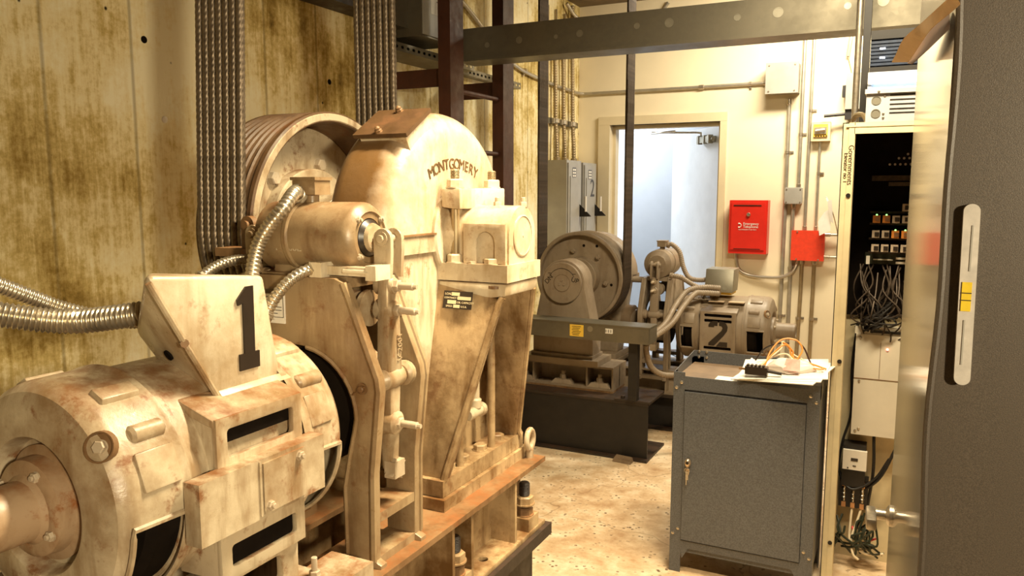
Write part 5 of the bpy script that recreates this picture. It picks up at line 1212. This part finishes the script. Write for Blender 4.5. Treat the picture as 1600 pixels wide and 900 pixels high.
bm = NB(); lathe(bm, [(0.016, 0), (0.016, 0.0022), (0.0125, 0.0022), (0.0125, 0.0006), (0, 0.0006)], (-1.25, 4.1005, 0.715), (0, -1, 0), 20, cap0=False); part('knockout', bm, 'galv_dark', t, True)
bm = NB(); box(bm, -1.335, -1.285, 4.15, 4.20, 0.345, 0.682, 0.002); one('wireway_post', bm, 'black', 'black steel post holding up the end of the low wireway', 'post')
bm = NB(); box(bm, -2.30, -2.25, 4.15, 4.20, 0.333, 0.682, 0.002); one('wireway_post', bm, 'black', 'black steel post under the wall end of the low wireway', 'post')

# ================================================================== small steel cabinet with tray top
cl = Vector((-0.772, 2.979, 0)); ca = 0.0
t = thing('storage_cabinet', 'dark grey hammertone steel cabinet with a tray top in the aisle', 'cabinet', cl, ca)
w, d, h, lip = 0.537, 0.325, 0.812, 0.03
bm = NB(); box(bm, 0.03, w - 0.03, 0.006, d - 0.006, 0.085, h - 0.035, 0.002); box(bm, 0.003, 0.006, 0.002, d - 0.002, 0.10, h - 0.03); box(bm, w - 0.006, w - 0.003, 0.002, d - 0.002, 0.10, h - 0.03); part('body', bm, 'cabinet_grey', t)
for x0, x1, name in ((0, 0.044, 'l'), (w - 0.044, w, 'r')):
    for yy in (0, d):
        s = 1 if yy == 0 else -1; xo = 0 if x0 == 0 else w; sx = 1 if x0 == 0 else -1
        bm = NB(); box(bm, x0, x1, yy - s * 0.001, yy + s * 0.003, 0, h + 0.005, 0.0008); box(bm, xo, xo + sx * 0.003, yy, yy + s * 0.044, 0, h + 0.005, 0.0008); lg = part('corner_leg', bm, 'cabinet_grey', t)
        if yy == 0:
            bm2 = []
            for z, n_ in ((0.755, 2), (0.16, 2)):
                for k in range(n_):
                    bm = NB(); px = (x0 + 0.012 + 0.020 * k) if x0 == 0 else (x0 + 0.012 + 0.020 * k)
                    pz = z + (0.022 if (k == 1) == (x0 == 0) else 0.0) * 1.0
                    lathe(bm, [(0.0065, 0), (0.0060, 0.0025), (0.003, 0.0042), (0, 0.0045)], (px, -0.001, pz), (0, -1, 0), 14, cap0=False); part('screw', bm, 'steel', lg)
bm = NB(); plate(bm, [(0.044, 0.085), (0.044, 0.135), (w - 0.044, 0.135), (w - 0.044, 0.085), (w - 0.05, 0.060), (w - 0.075, 0.105), (0.075, 0.105), (0.05, 0.060)], [], 0.003, FNY(0, 0.0, 0)); part('skirt', bm, 'cabinet_grey', t)
bm = NB(); box(bm, 0.046, w - 0.046, -0.007, 0.006, 0.140, 0.742, 0.002)
dr = part('door', bm, 'cabinet_grey', t)
bm = NB(); box(bm, 0.046, 0.0495, -0.0035, 0.0015, 0.19, 0.70); part('door_gap', bm, 'black', dr)
bm = NB(); box(bm, w - 0.052, w - 0.047, -0.011, -0.003, 0.52, 0.60, 0.001); box(bm, w - 0.052, w - 0.047, -0.011, -0.003, 0.20, 0.28, 0.001); part('hinge', bm, 'cabinet_grey', dr)
bm = NB(); hull(bm, [(0.068 + 0.012 * cos(rad(a)), y, 0.462 + 0.018 * sin(rad(a))) for a in range(0, 360, 30) for y in (-0.010, -0.022)] + [(0.068 + 0.006 * cos(rad(a)), -0.030, 0.462 + 0.012 * sin(rad(a))) for a in range(0, 360, 45)], 0.002)
hull(bm, [(0.062, -0.02, 0.44), (0.077, -0.02, 0.44), (0.074, -0.02, 0.412), (0.064, -0.02, 0.412), (0.062, -0.028, 0.44), (0.077, -0.028, 0.44)], 0.002)
lk = part('lock_handle', bm, 'brass', dr, label='worn chrome lock handle')
bm = NB(); box(bm, 0.064, 0.074, -0.0315, -0.0295, 0.398, 0.432, 0.0008); tube(bm, [Vector((0.069 + 0.010 * cos(rad(a)), -0.031, 0.436 + 0.010 * sin(rad(a)))) for a in range(0, 361, 30)], 0.0012, 6); box(bm, 0.066, 0.069, -0.034, -0.032, 0.378, 0.41, 0.0005); part('key', bm, 'steel', lk)
bm = NB(); cyl(bm, (0.069, -0.031, 0.466), (0.069, -0.033, 0.466), 0.006, n=12); part('keyhole', bm, 'black', lk)
bm = NB(); box(bm, 0.004, w - 0.004, 0.003, d - 0.004, h - 0.033, h - 0.02); part('top_tray', bm, 'tray_brown', t, label='brownish worn tray bottom')
bm = NB(); box(bm, 0.0, w, -0.0005, 0.0025, h - 0.062, h - 0.010, 0.0006); part('front_apron', bm, 'cabinet_grey', t)
bm = NB(); box(bm, 0.0, w, d - 0.003, d, h - 0.06, h + lip, 0.0008); bk = part('back_rail', bm, 'cabinet_grey', t)
for x in (0.0, w - 0.003):
    bm = NB(); hull(bm, [(x + dx, y, z) for dx in (0, 0.003) for y, z in ((0.0, h - 0.05), (0.0, h + 0.004), (d, h + lip), (d, h - 0.05))]); part('side_rail', bm, 'cabinet_grey', t)
for x in (0.022, 0.055, w - 0.022, w - 0.05):
    for dz in (0.0, 0.024):
        bm = NB(); lathe(bm, [(0.0065, 0), (0.0050, 0.003), (0, 0.0045)], (x, d - 0.003, h + 0.002 + dz), (0, -1, 0), 12, cap0=False); part('rail_screw', bm, 'steel', bk)
# things lying on the tray
TM = Matrix.Translation(cl) @ Matrix.Rotation(ca, 4, 'Z')
def on_tray(bm): bm.transform(TM); return bm
zt = h - 0.020
bm = NB(); box(bm, 0.15, 0.275, 0.022, 0.10, zt, zt + 0.002); one('white_card', on_tray(bm), 'white', 'flat white card lying at the left front of the cabinet tray', 'card')
bm = NB()
for k in range(3):
    a = rad(-14 + 9 * k); c0 = Vector((0.40, 0.10 + 0.01 * k, zt + 0.040 + 0.006 * k)); m = Matrix.Translation(c0) @ Matrix.Rotation(a, 4, 'Z') @ Matrix.Rotation(rad(-5), 4, 'Y') @ Matrix.Rotation(rad(6), 4, 'X')
    tb = NB(); box(tb, -0.16, 0.15, -0.13, 0.11, 0, 0.003)
    tb.transform(m); me = bpy.data.meshes.new('tmp'); tb.to_mesh(me); tb.free(); bm.from_mesh(me); bpy.data.meshes.remove(me)
one('paper_pile', on_tray(bm), 'white', 'loose white sheets lying over the right half of the cabinet tray', 'papers')
bm = NB()
hull(bm, [(0.235, 0.02, zt + 0.002), (0.265, 0.16, zt + 0.075), (0.31, 0.15, zt + 0.045), (0.36, 0.05, zt + 0.004), (0.262, 0.165, zt + 0.070), (0.24, 0.03, zt)], 0.001); one('folded_sheet', on_tray(bm), 'white', 'folded white sheet standing up at the middle of the cabinet tray', 'paper')
bm = NB()
random.seed(4); pts = []
for k in range(40):
    a = random.uniform(0, 2 * pi); r = random.uniform(0.3, 1); pts.append((0.425 + 0.105 * r * cos(a), 0.095 + 0.065 * r * sin(a), zt + 0.065 + 0.032 * (1 - r * r) + random.uniform(-0.006, 0.006)))
hull(bm, pts + [(0.33, 0.09, zt + 0.05), (0.52, 0.09, zt + 0.05), (0.42, 0.03, zt + 0.05), (0.43, 0.16, zt + 0.05)], 0.002); pb = one('plastic_bag', on_tray(bm), 'plastic_bag', 'crumpled milky plastic bag with pink print on the cabinet papers', 'bag', loc=None)
bm = NB(); hull(bm, [(0.40, 0.031, zt + 0.068), (0.46, 0.030, zt + 0.066), (0.455, 0.075, zt + 0.100), (0.405, 0.08, zt + 0.100)] + [(0.40, 0.028, zt + 0.066), (0.46, 0.027, zt + 0.064)], 0.0005); bm.transform(TM); part('pink_print', bm, 'pink', pb, True, 'pink print')
t = thing('connector_plug', 'black multi pin connector on the front edge of the cabinet papers', 'connector', TM @ Vector((0.315, 0.01, zt + 0.05)))
bm = NB(); box(bm, 0.270, 0.350, -0.012, 0.022, zt + 0.045, zt + 0.075, 0.004)
for k in range(5): box(bm, 0.275 + 0.014 * k, 0.283 + 0.014 * k, -0.006, 0.016, zt + 0.072, zt + 0.081, 0.001)
part('shell', on_tray(bm), 'plate_black', t, True)
bm = NB(); box(bm, 0.246, 0.272, 0.0, 0.004, zt + 0.058, zt + 0.066); part('latch', on_tray(bm), 'rusty', t, True)
bm = NB(); cyl(bm, (0.350, 0.005, zt + 0.06), (0.40, 0.006, zt + 0.055), 0.006, n=10); part('cable_stub', on_tray(bm), 'plate_black', t, True)
random.seed(11)
wires = [('orange', [(0.33, 0.06, 0.07), (0.345, 0.10, 0.13), (0.38, 0.13, 0.175), (0.43, 0.14, 0.175), (0.455, 0.13, 0.14), (0.44, 0.10, 0.10)], 'orange wire looping highest over the cabinet papers'),
         ('orange', [(0.32, 0.05, 0.065), (0.35, 0.09, 0.115), (0.39, 0.12, 0.155), (0.42, 0.13, 0.13), (0.43, 0.12, 0.10), (0.50, 0.11, 0.085), (0.545, 0.10, 0.075)], 'orange wire trailing to the right end of the cabinet papers'),
         ('cream_wire', [(0.31, 0.04, 0.065), (0.34, 0.08, 0.10), (0.38, 0.11, 0.14), (0.385, 0.13, 0.165), (0.42, 0.13, 0.12), (0.45, 0.12, 0.105), (0.49, 0.10, 0.09)], 'cream wire curled among the orange wires on the cabinet'),
         ('cream_wire', [(0.30, 0.03, 0.065), (0.33, 0.07, 0.09), (0.36, 0.10, 0.11), (0.40, 0.11, 0.12), (0.43, 0.10, 0.10), (0.47, 0.09, 0.095)], 'lower cream wire lying flat over the plastic bag on the cabinet'),
         ('orange', [(0.385, 0.12, 0.165), (0.405, 0.13, 0.15), (0.42, 0.12, 0.11), (0.445, 0.11, 0.10), (0.52, 0.09, 0.085), (0.535, 0.07, 0.08), (0.50, 0.07, 0.08)], 'orange wire with a small end loop near the cabinet back rail'),
         ('plate_black', [(0.28, 0.16, 0.07), (0.31, 0.18, 0.12), (0.36, 0.19, 0.145), (0.40, 0.19, 0.15)], 'black wire arching behind the orange wires on the cabinet'),
         ('red_lead', [(0.44, 0.14, 0.165), (0.46, 0.15, 0.14), (0.475, 0.16, 0.10), (0.49, 0.17, 0.06)], 'dark red wire end dropping at the back of the cabinet tray')]
for mt, pts, lab in wires:
    bm = NB(); tube(bm, cr([(x, y, zt + z * 0.92) for x, y, z in pts], 8), 0.0032, 8); one('loose_wire', on_tray(bm), mt, lab, 'wire', group='loose wires on the steel cabinet')

# ================================================================== open controller panel
t = thing('controller_panel', 'tall cream controller panel standing open, full of relays and wires', 'control panel', (0.15, 3.3, 0))
PX0, PX1, PY, PZ = -0.218, 0.60, 3.15, 1.762
bm = NB()
box(bm, PX0, PX0 + 0.022, PY, PY + 0.012, 0, PZ, 0.003); box(bm, PX0 + 0.022, PX0 + 0.042, PY - 0.003, PY + 0.010, 0, PZ, 0.003)
box(bm, PX0, PX0 + 0.003, PY, PY + 0.30, 0, PZ); box(bm, PX0 + 0.040, PX0 + 0.043, PY, PY + 0.05, 0, PZ)
box(bm, PX1 - 0.042, PX1, PY, PY + 0.012, 0, PZ, 0.003); box(bm, PX1 - 0.003, PX1, PY, PY + 0.30, 0, PZ)
box(bm, PX0 + 0.040, PX1 - 0.040, PY - 0.003, PY + 0.012, PZ - 0.040, PZ, 0.003); box(bm, PX0, PX1, PY, PY + 0.30, PZ - 0.003, PZ)
box(bm, PX0 + 0.012, PX1 - 0.012, PY - 0.005, PY + 0.0, PZ - 0.016, PZ - 0.010, 0.001)
part('frame', bm, 'panel_cream', t, True)
bm = NB(); box(bm, PX0, PX1, PY + 0.285, PY + 0.30, 0, 1.02); part('back_plate', bm, 'panel_cream', t, True)
bm = NB(); box(bm, PX0, PX1, PY + 0.275, PY + 0.29, 1.02, PZ - 0.003); box(bm, PX0 + 0.003, PX0 + 0.006, PY + 0.05, PY + 0.285, 0.0, PZ - 0.01); part('upper_back_plate', bm, 'dark_hole', t, True, 'dark relay backboard')
for z in (1.50, 0.88, 0.165):
    bm = NB(); cyl(bm, (PX0 + 0.030, PY - 0.002, z), (PX0 + 0.030, PY - 0.006, z), 0.008, n=14); part('bolt_hole', bm, 'black', t, True)
bm = NB(); text(bm, 'Governments', 0.026, frame((PX0 + 0.032, PY - 0.0035, 1.61), (0, 0, -1), (1, 0, 0)), 0.0003); text(bm, 'Elevator no 1', 0.020, frame((PX0 + 0.016, PY - 0.0008, 1.60), (0, 0, -1), (1, 0, 0)), 0.0003); part('handwriting', bm, 'plate_black', t, True, label='black handwriting running down the frame')
YB = PY + 0.27
bm = NB(); box(bm, -0.12, 0.5, YB - 0.04, YB, 1.555, 1.575, 0.003); box(bm, -0.06, 0.5, YB - 0.05, YB, 1.535, 1.55, 0.002); part('terminal_rail', bm, 'rope_dark', t, True)
for r_, (z, x0) in enumerate(((1.640, -0.03), (1.617, -0.06), (1.655, 0.0))):
    for k in range(9):
        bm = NB(); cyl(bm, (x0 + 0.018 * k, YB - 0.03, z), (x0 + 0.018 * k, YB - 0.045, z), 0.0045, n=10); part('terminal_screw', bm, 'steel', t, True)
for z, row in ((1.455, 'ccc'), (1.410, 'oocc'), (1.352, 'ccoo'), (1.298, 'cccc')):
    bm = NB(); box(bm, -0.12, 0.25, YB - 0.015, YB, z - 0.026, z - 0.018); part('relay_rail', bm, 'rope_dark', t, True)
    n = len(row)
    for k in range(7):
        x = -0.095 + 0.034 * k + (0.10 if n == 3 else 0)
        if x > 0.2: continue
        c = row[k % n]
        bm = NB(); box(bm, x - 0.013, x + 0.013, YB - 0.06, YB - 0.01, z - 0.016, z + 0.012, 0.002); rl = part('relay', bm, 'orange_relay' if c == 'o' else 'relay', t, True, 'orange relay' if c == 'o' else None)
        bm = NB(); box(bm, x - 0.004, x + 0.012, YB - 0.063, YB - 0.059, z - 0.010, z + 0.006, 0.001); part('relay_pins', bm, 'plate_black' if c != 'o' else 'copper', rl, True)
        if c == 'o':
            bm = NB(); lathe(bm, [(0.0035, 0), (0.0035, 0.004), (0, 0.006)], (x, YB - 0.045, z + 0.012), (0, 0, 1), 10, cap0=False); part('indicator', bm, 'led_green', rl, True, 'lit green indicator')
for z in (1.125, 1.118):
    pass
bm = NB(); box(bm, -0.13, 0.25, YB - 0.012, YB, 1.230, 1.275); part('circuit_board', bm, 'green_wire', t, True, 'dark green circuit board')
bm = NB(); box(bm, -0.125, -0.112, YB - 0.03, YB - 0.01, 1.230, 1.262, 0.002); box(bm, -0.02, 0.04, YB - 0.03, YB - 0.01, 1.252, 1.260, 0.001); box(bm, -0.02, 0.04, YB - 0.03, YB - 0.01, 1.235, 1.243, 0.001); box(bm, -0.10, -0.03, YB - 0.025, YB - 0.01, 1.247, 1.251); part('board_connector', bm, 'white_plastic', t, True)
# wiring
random.seed(21)
bm = NB()
for k in range(26):
    x = random.uniform(-0.15, 0.02); z0 = random.uniform(1.24, 1.12); 
    P = [(x, YB - 0.02, z0), (x + random.uniform(-0.03, 0.03), YB - 0.06, z0 - 0.08), (x + random.uniform(-0.06, 0.06), YB - random.uniform(0.03, 0.10), z0 - 0.16), (random.uniform(-0.17, 0.0), YB - 0.03, z0 - 0.22)]
    tube(bm, cr(P, 5), 0.003, 6)
part('wire_bundle', bm, 'rope_dark', t, True, kind='stuff')
bm = NB()
for k in range(14):
    x = random.uniform(-0.14, 0.0)
    P = [(x, YB - 0.03, random.uniform(1.02, 1.1)), (random.uniform(-0.08, 0.0), YB - 0.08, random.uniform(1.0, 1.09)), (random.uniform(-0.12, -0.05), YB - 0.09, random.uniform(0.98, 1.03)), (random.uniform(-0.16, -0.10), YB - 0.03, random.uniform(0.93, 1.0))]
    tube(bm, cr(P, 6), 0.0035, 6)
P = [(-0.145, YB - 0.01, 0.96), (-0.15, YB - 0.03, 0.90), (-0.155, YB - 0.02, 0.8), (-0.15, YB - 0.02, 0.62), (-0.175, YB - 0.04, 0.50), (-0.18, YB - 0.05, 0.38), (-0.13, YB - 0.07, 0.32), (-0.05, YB - 0.06, 0.37), (0.0, YB - 0.05, 0.46)]
tube(bm, cr(P, 8), 0.005, 8); tube(bm, cr([(-0.06, YB - 0.04, 0.54), (-0.055, YB - 0.05, 0.40), (-0.07, YB - 0.04, 0.24)], 8), 0.006, 8); tube(bm, cr([(0.02, YB - 0.04, 0.50), (-0.03, YB - 0.06, 0.38), (-0.10, YB - 0.04, 0.30)], 8), 0.006, 8)
part('cable_loop', bm, 'black', t, True, kind='stuff')
# drive box
bm = NB(); box(bm, -0.145, 0.12, YB - 0.055, YB + 0.01, 0.545, 0.955, 0.005); db = part('drive_unit', bm, 'drive_white', t, True, 'cream drive box')
bm = NB(); box(bm, -0.150, 0.12, YB - 0.052, YB + 0.01, 0.955, 0.985, 0.003); part('top_cap', bm, 'drive_white', db, True)
bm = NB(); box(bm, -0.095, 0.10, YB - 0.058, YB - 0.05, 0.962, 0.972); part('slot', bm, 'black', db, True)
bm = NB(); box(bm, -0.145, 0.12, YB - 0.0565, YB - 0.054, 0.775, 0.7775); box(bm, -0.055, -0.0535, YB - 0.0565, YB - 0.054, 0.78, 0.925); part('seam', bm, 'rusty', db, True)
bm = NB(); lathe(bm, [(0.005, 0), (0.005, 0.003), (0, 0.005)], (-0.030, YB - 0.055, 0.90), (0, -1, 0), 12, cap0=False); part('indicator', bm, 'led_red', db, True, 'lit red indicator')
for x, z in ((-0.128, 0.940), (-0.125, 0.765), (-0.118, 0.57), (-0.13, 0.56)):
    bm = NB(); lathe(bm, [(0.0055, 0), (0.004, 0.003), (0, 0.004)], (x, YB - 0.055, z), (0, -1, 0), 10, cap0=False); part('screw', bm, 'steel', db, True)
# contactor and terminal block
bm = NB(); box(bm, -0.170, -0.085, YB - 0.07, YB + 0.01, 0.33, 0.50, 0.004); ct = part('contactor', bm, 'black', t, True, 'black contactor with a pale face')
bm = NB(); box(bm, -0.168, -0.080, YB - 0.085, YB - 0.068, 0.405, 0.485, 0.003); part('face', bm, 'white_plastic', ct, True)
bm = NB(); box(bm, -0.138, -0.112, YB - 0.0865, YB - 0.084, 0.442, 0.454); box(bm, -0.13, -0.118, YB - 0.0865, YB - 0.084, 0.42, 0.424); cyl(bm, (-0.148, YB - 0.084, 0.412), (-0.148, YB - 0.087, 0.412), 0.003, n=8); part('face_mark', bm, 'plate_black', ct, True)
bm = NB(); box(bm, -0.178, -0.070, YB - 0.05, YB + 0.01, 0.235, 0.355, 0.003); tbk = part('terminal_block', bm, 'black', t, True)
for k in range(3):
    x = -0.158 + 0.034 * k
    for z in (0.335, 0.247):
        bm = NB(); box(bm, x - 0.008, x + 0.008, YB - 0.06, YB - 0.048, z - 0.010, z + 0.012, 0.002); part('lug', bm, 'copper', tbk, True)
    bm = NB(); cyl(bm, (x, YB - 0.055, 0.262), (x, YB - 0.055, 0.322), 0.006, n=10)
    for z in (0.275, 0.292, 0.309): lathe(bm, [(0.006, 0), (0.0085, 0.003), (0.006, 0.006)], (x, YB - 0.055, z), (0, 0, 1), 12, cap0=False, cap1=False)
    part('fuse', bm, 'steel', tbk, True)
bm = NB()
for k in range(16):
    x = random.uniform(-0.19, -0.04)
    P = [(x, YB - 0.05, random.uniform(0.13, 0.25)), (x + random.uniform(-0.03, 0.04), YB - 0.10, random.uniform(0.12, 0.2)), (x + random.uniform(-0.04, 0.06), YB - 0.12, random.uniform(0.07, 0.15)), (random.uniform(-0.19, 0.0), YB - 0.08, random.uniform(0.05, 0.1))]
    tube(bm, cr(P, 5), 0.0045, 6)
part('green_wires', bm, 'green_wire', t, True, kind='stuff')
bm = NB()
for P in ([(-0.125, YB - 0.05, 0.24), (-0.128, YB - 0.07, 0.17), (-0.125, YB - 0.09, 0.11), (-0.09, YB - 0.10, 0.08), (-0.03, YB - 0.08, 0.10)], [(-0.09, YB - 0.05, 0.24), (-0.105, YB - 0.07, 0.18), (-0.12, YB - 0.10, 0.12), (-0.11, YB - 0.12, 0.07), (-0.09, YB - 0.12, 0.05)], [(-0.06, YB - 0.05, 0.21), (-0.07, YB - 0.09, 0.16), (-0.10, YB - 0.1, 0.10), (-0.06, YB - 0.1, 0.07), (0.0, YB - 0.09, 0.08)]):
    tube(bm, cr(P, 8), 0.0048, 8)
part('pale_cable', bm, 'cream_wire', t, True, 'pale loose cables at the panel foot')
bm = NB(); tube(bm, cr([(-0.12, YB - 0.06, 0.16), (-0.105, YB - 0.09, 0.13), (-0.08, YB - 0.09, 0.11), (-0.03, YB - 0.07, 0.13)], 8), 0.004, 8); part('red_cable', bm, 'red', t, True, 'red cable at the panel foot')

# vented metal box, lamp and rack above the panel
t = thing('vented_box', 'grey sheet metal box with louvres standing on the controller panel', 'electrical box', (0.1, 3.25, PZ))
bm = NB(); box(bm, -0.145, 0.42, 3.16, 3.40, PZ, 1.872, 0.002); part('body', bm, 'sheet_grey', t, True)
bm = NB(); box(bm, -0.15, 0.425, 3.152, 3.40, 1.862, 1.878, 0.002); part('lid', bm, 'sheet_grey', t, True)
bm = NB()
for z in (1.858, 1.842, 1.826, 1.810, 1.796): box(bm, -0.068, 0.10, 3.1585, 3.1612, z - 0.005, z - 0.001)
part('louvre', bm, 'black', t, True)
bm = NB()
for z in (1.838, 1.792): lathe(bm, [(0.016, 0), (0.016, 0.002), (0.0135, 0.002), (0.0135, 0.0005), (0, 0.0005)], (-0.112, 3.1602, z), (0, -1, 0), 24, cap0=False)
part('knockout', bm, 'galv', t, True)
for x, z in ((-0.085, 1.853), (-0.087, 1.790), (-0.087, 1.776), (-0.105, 1.868)):
    bm = NB(); lathe(bm, [(0.005, 0), (0.0035, 0.0025), (0, 0.003)], (x, 3.16 if z < 1.86 else 3.152, z), (0, -1, 0), 10, cap0=False); part('screw', bm, 'steel', t, True)
t = thing('fluorescent_light', 'lit fluorescent strip light with two tubes above the controller panel', 'light', (0.15, 3.5, 1.88))
bm = NB(); box(bm, -0.16, 0.9, 3.52, 3.56, 1.87, 1.985, 0.004); part('housing', bm, 'sheet_grey', t, True)
for z in (1.955, 1.905):
    bm = NB(); cyl(bm, (-0.145, 3.50, z), (0.88, 3.50, z), 0.018, n=20, bv=0.002); part('tube', bm, 'tube_light', t, True, 'glowing tube')
    bm = NB(); box(bm, -0.158, -0.145, 3.48, 3.53, z - 0.02, z + 0.02, 0.002); part('lamp_holder', bm, 'white_plastic', t, True)
t = thing('equipment_rack', 'black equipment rack with dark blue panels and small lights above the panel', 'rack', (0.2, 3.6, 1.77))
for x in (-0.190, 0.55):
    bm = NB(); box(bm, x, x + 0.028, 3.60, 3.64, 1.765, 2.40, 0.002)
    part('upright', bm, 'black', t, True)
bm = NB(); box(bm, -0.16, 0.56, 3.60, 3.64, 1.985, 2.015, 0.002); box(bm, -0.16, 0.56, 3.60, 3.64, 2.125, 2.16, 0.002); part('cross_rail', bm, 'black', t, True)
bm = NB(); box(bm, -0.16, 0.56, 3.615, 3.64, 2.015, 2.125, 0.002)
for k in range(7): box(bm, -0.16, 0.56, 3.608, 3.616, 2.022 + 0.0145 * k, 2.032 + 0.0145 * k, 0.002)
part('module_panel', bm, 'navy', t, True, 'dark blue module panel')
for z in (2.052, 2.088):
    bm = NB(); box(bm, -0.125, -0.105, 3.604, 3.609, z - 0.003, z + 0.003, 0.001); part('indicator', bm, 'led_white', t, True, 'small lit indicator')
bm = NB(); tube(bm, [(-0.205, 3.58, 1.77), (-0.205, 3.58, 3.0)], 0.013, 12); one('conduit', bm, 'steel', 'shiny vertical conduit beside the black rack upright', 'conduit')
bm = NB(); tube(bm, cr([(-0.205, 3.50, 1.80), (-0.19, 3.46, 1.815), (-0.165, 3.42, 1.81), (-0.15, 3.40, 1.785), (-0.148, 3.38, 1.765)], 6), 0.010, 8); one('bent_conduit', bm, 'pipe_dull', 'short bent conduit stub at the back corner of the panel top', 'conduit')

# ================================================================== grey cabinet close on the right
nx0, ny0 = 0.041, 1.0
fx, fy = 0.009, 1.62
t = thing('steel_enclosure', 'big dark grey steel enclosure close up at the right edge', 'enclosure', (0.35, 1.3, 0))
bm = NB()
hull(bm, [(nx0, ny0, z) for z in (0, 2.3)] + [(fx, fy, z) for z in (0, 2.3)] + [(0.75, ny0 - 0.01, z) for z in (0, 2.3)] + [(0.75, fy, z) for z in (0, 2.3)])
part('body', bm, 'near_grey', t, True)
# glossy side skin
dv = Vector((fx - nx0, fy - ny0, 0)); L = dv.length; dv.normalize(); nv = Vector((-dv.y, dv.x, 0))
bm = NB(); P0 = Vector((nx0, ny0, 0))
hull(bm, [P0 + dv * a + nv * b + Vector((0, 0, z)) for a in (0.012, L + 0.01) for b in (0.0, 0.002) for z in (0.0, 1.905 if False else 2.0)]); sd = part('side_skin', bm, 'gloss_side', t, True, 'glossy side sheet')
# wavy worn front lip
bm = NB(); P = []
for k in range(60):
    z = 0.2 + 2.0 * k / 59
    P.append(Vector((nx0 - 0.0005 + 0.0022 * sin(z * 9) + 0.0014 * sin(z * 23 + 1), ny0 - 0.001, z)))
tube(bm, P, 0.0042, 8); part('worn_lip', bm, 'near_grey', t, True, 'bent worn edge of the sheet')
# handle sticking out of the side
hp = P0 + dv * (L * 0.93)
bm = NB(); q = Vector((hp.x, hp.y, 0.915)); lathe(bm, [(0.020, 0.0), (0.020, 0.006), (0.014, 0.010), (0.010, 0.012), (0.010, 0.045)], q, nv, 20); 
hull(bm, [q + nv * a + dv * b + Vector((0, 0, c)) for a in (0.028, 0.046) for b in (-0.06, 0.012) for c in (-0.011, 0.011)], 0.004); part('latch_handle', bm, 'steel', t, True, 'polished latch handle')
t = thing('torpedo_level', 'white torpedo spirit level with a yellow vial stuck upright on the grey enclosure', 'spirit level', (0.066, 0.985, 1.30))
bm = NB(); m = frame((0.0665, 0, 1.405), (1, 0, 0), (-0.01, 0, 1))
prof = rrect(-0.0080, 0.0080, -0.1, 0.1, 0.0078, 6)
a = [m @ Vector((x, y, 0)) for x, y in prof]
loft(bm, [(p.x, 0.987, p.z) for p in a], [(p.x, 1.0, p.z) for p in a]); bevel_all(bm, bm.verts[:], 0.002, 2)
part('body', bm, 'level_white', t, True)
bm = NB(); box(bm, 0.0655 - 0.0008, 0.0655 + 0.0008, 0.9858, 0.9875, 1.328, 1.378); box(bm, 0.0664, 0.0680, 0.9858, 0.9875, 1.432, 1.482); part('groove', bm, 'grey_box', t, True)
bm = NB(); box(bm, 0.0610, 0.0705, 0.9852, 0.988, 1.388, 1.420, 0.001); vi = part('vial', bm, 'vial', t, True, 'yellow vial')
bm = NB()
for z in (1.400, 1.408): box(bm, 0.0610, 0.0705, 0.9847, 0.9853, z - 0.0005, z + 0.0005)
part('vial_line', bm, 'plate_black', vi, True)
# torn cardboard curling from the top of the enclosure
bm = NB()
front = cr([(0.033, 0.95, 1.721), (0.028, 1.0, 1.724), (0.007, 1.2, 1.739), (-0.015, 1.32, 1.74), (-0.026, 1.42, 1.733), (-0.033, 1.5, 1.733)], 3)
inner = cr([(0.04, 0.97, 1.713), (0.032, 1.03, 1.715), (0.017, 1.13, 1.718), (0.006, 1.26, 1.72), (-0.005, 1.4, 1.722), (-0.009, 1.48, 1.729)], 3)
va = [bm.verts.new(a) for a in front]; vb = [bm.verts.new(b) for b in inner]
vc = [bm.verts.new(b + Vector((0.0005, 0.005, 0.0))) for b in inner]; vd = [bm.verts.new(a + Vector((0.0005, 0.005, 0.0))) for a in front]
for i in range(len(front) - 1):
    for A, B in ((va, vb), (vb, vc), (vc, vd), (vd, va)): bm.faces.new((A[i], A[i + 1], B[i + 1], B[i]))
for e in (0, len(front) - 1): bm.faces.new((va[e], vb[e], vc[e], vd[e]))
t = one('cardboard_strip', bm, 'cardboard', 'torn corrugated cardboard strip curling down at the upper left of the grey enclosure', 'cardboard', angle=60)
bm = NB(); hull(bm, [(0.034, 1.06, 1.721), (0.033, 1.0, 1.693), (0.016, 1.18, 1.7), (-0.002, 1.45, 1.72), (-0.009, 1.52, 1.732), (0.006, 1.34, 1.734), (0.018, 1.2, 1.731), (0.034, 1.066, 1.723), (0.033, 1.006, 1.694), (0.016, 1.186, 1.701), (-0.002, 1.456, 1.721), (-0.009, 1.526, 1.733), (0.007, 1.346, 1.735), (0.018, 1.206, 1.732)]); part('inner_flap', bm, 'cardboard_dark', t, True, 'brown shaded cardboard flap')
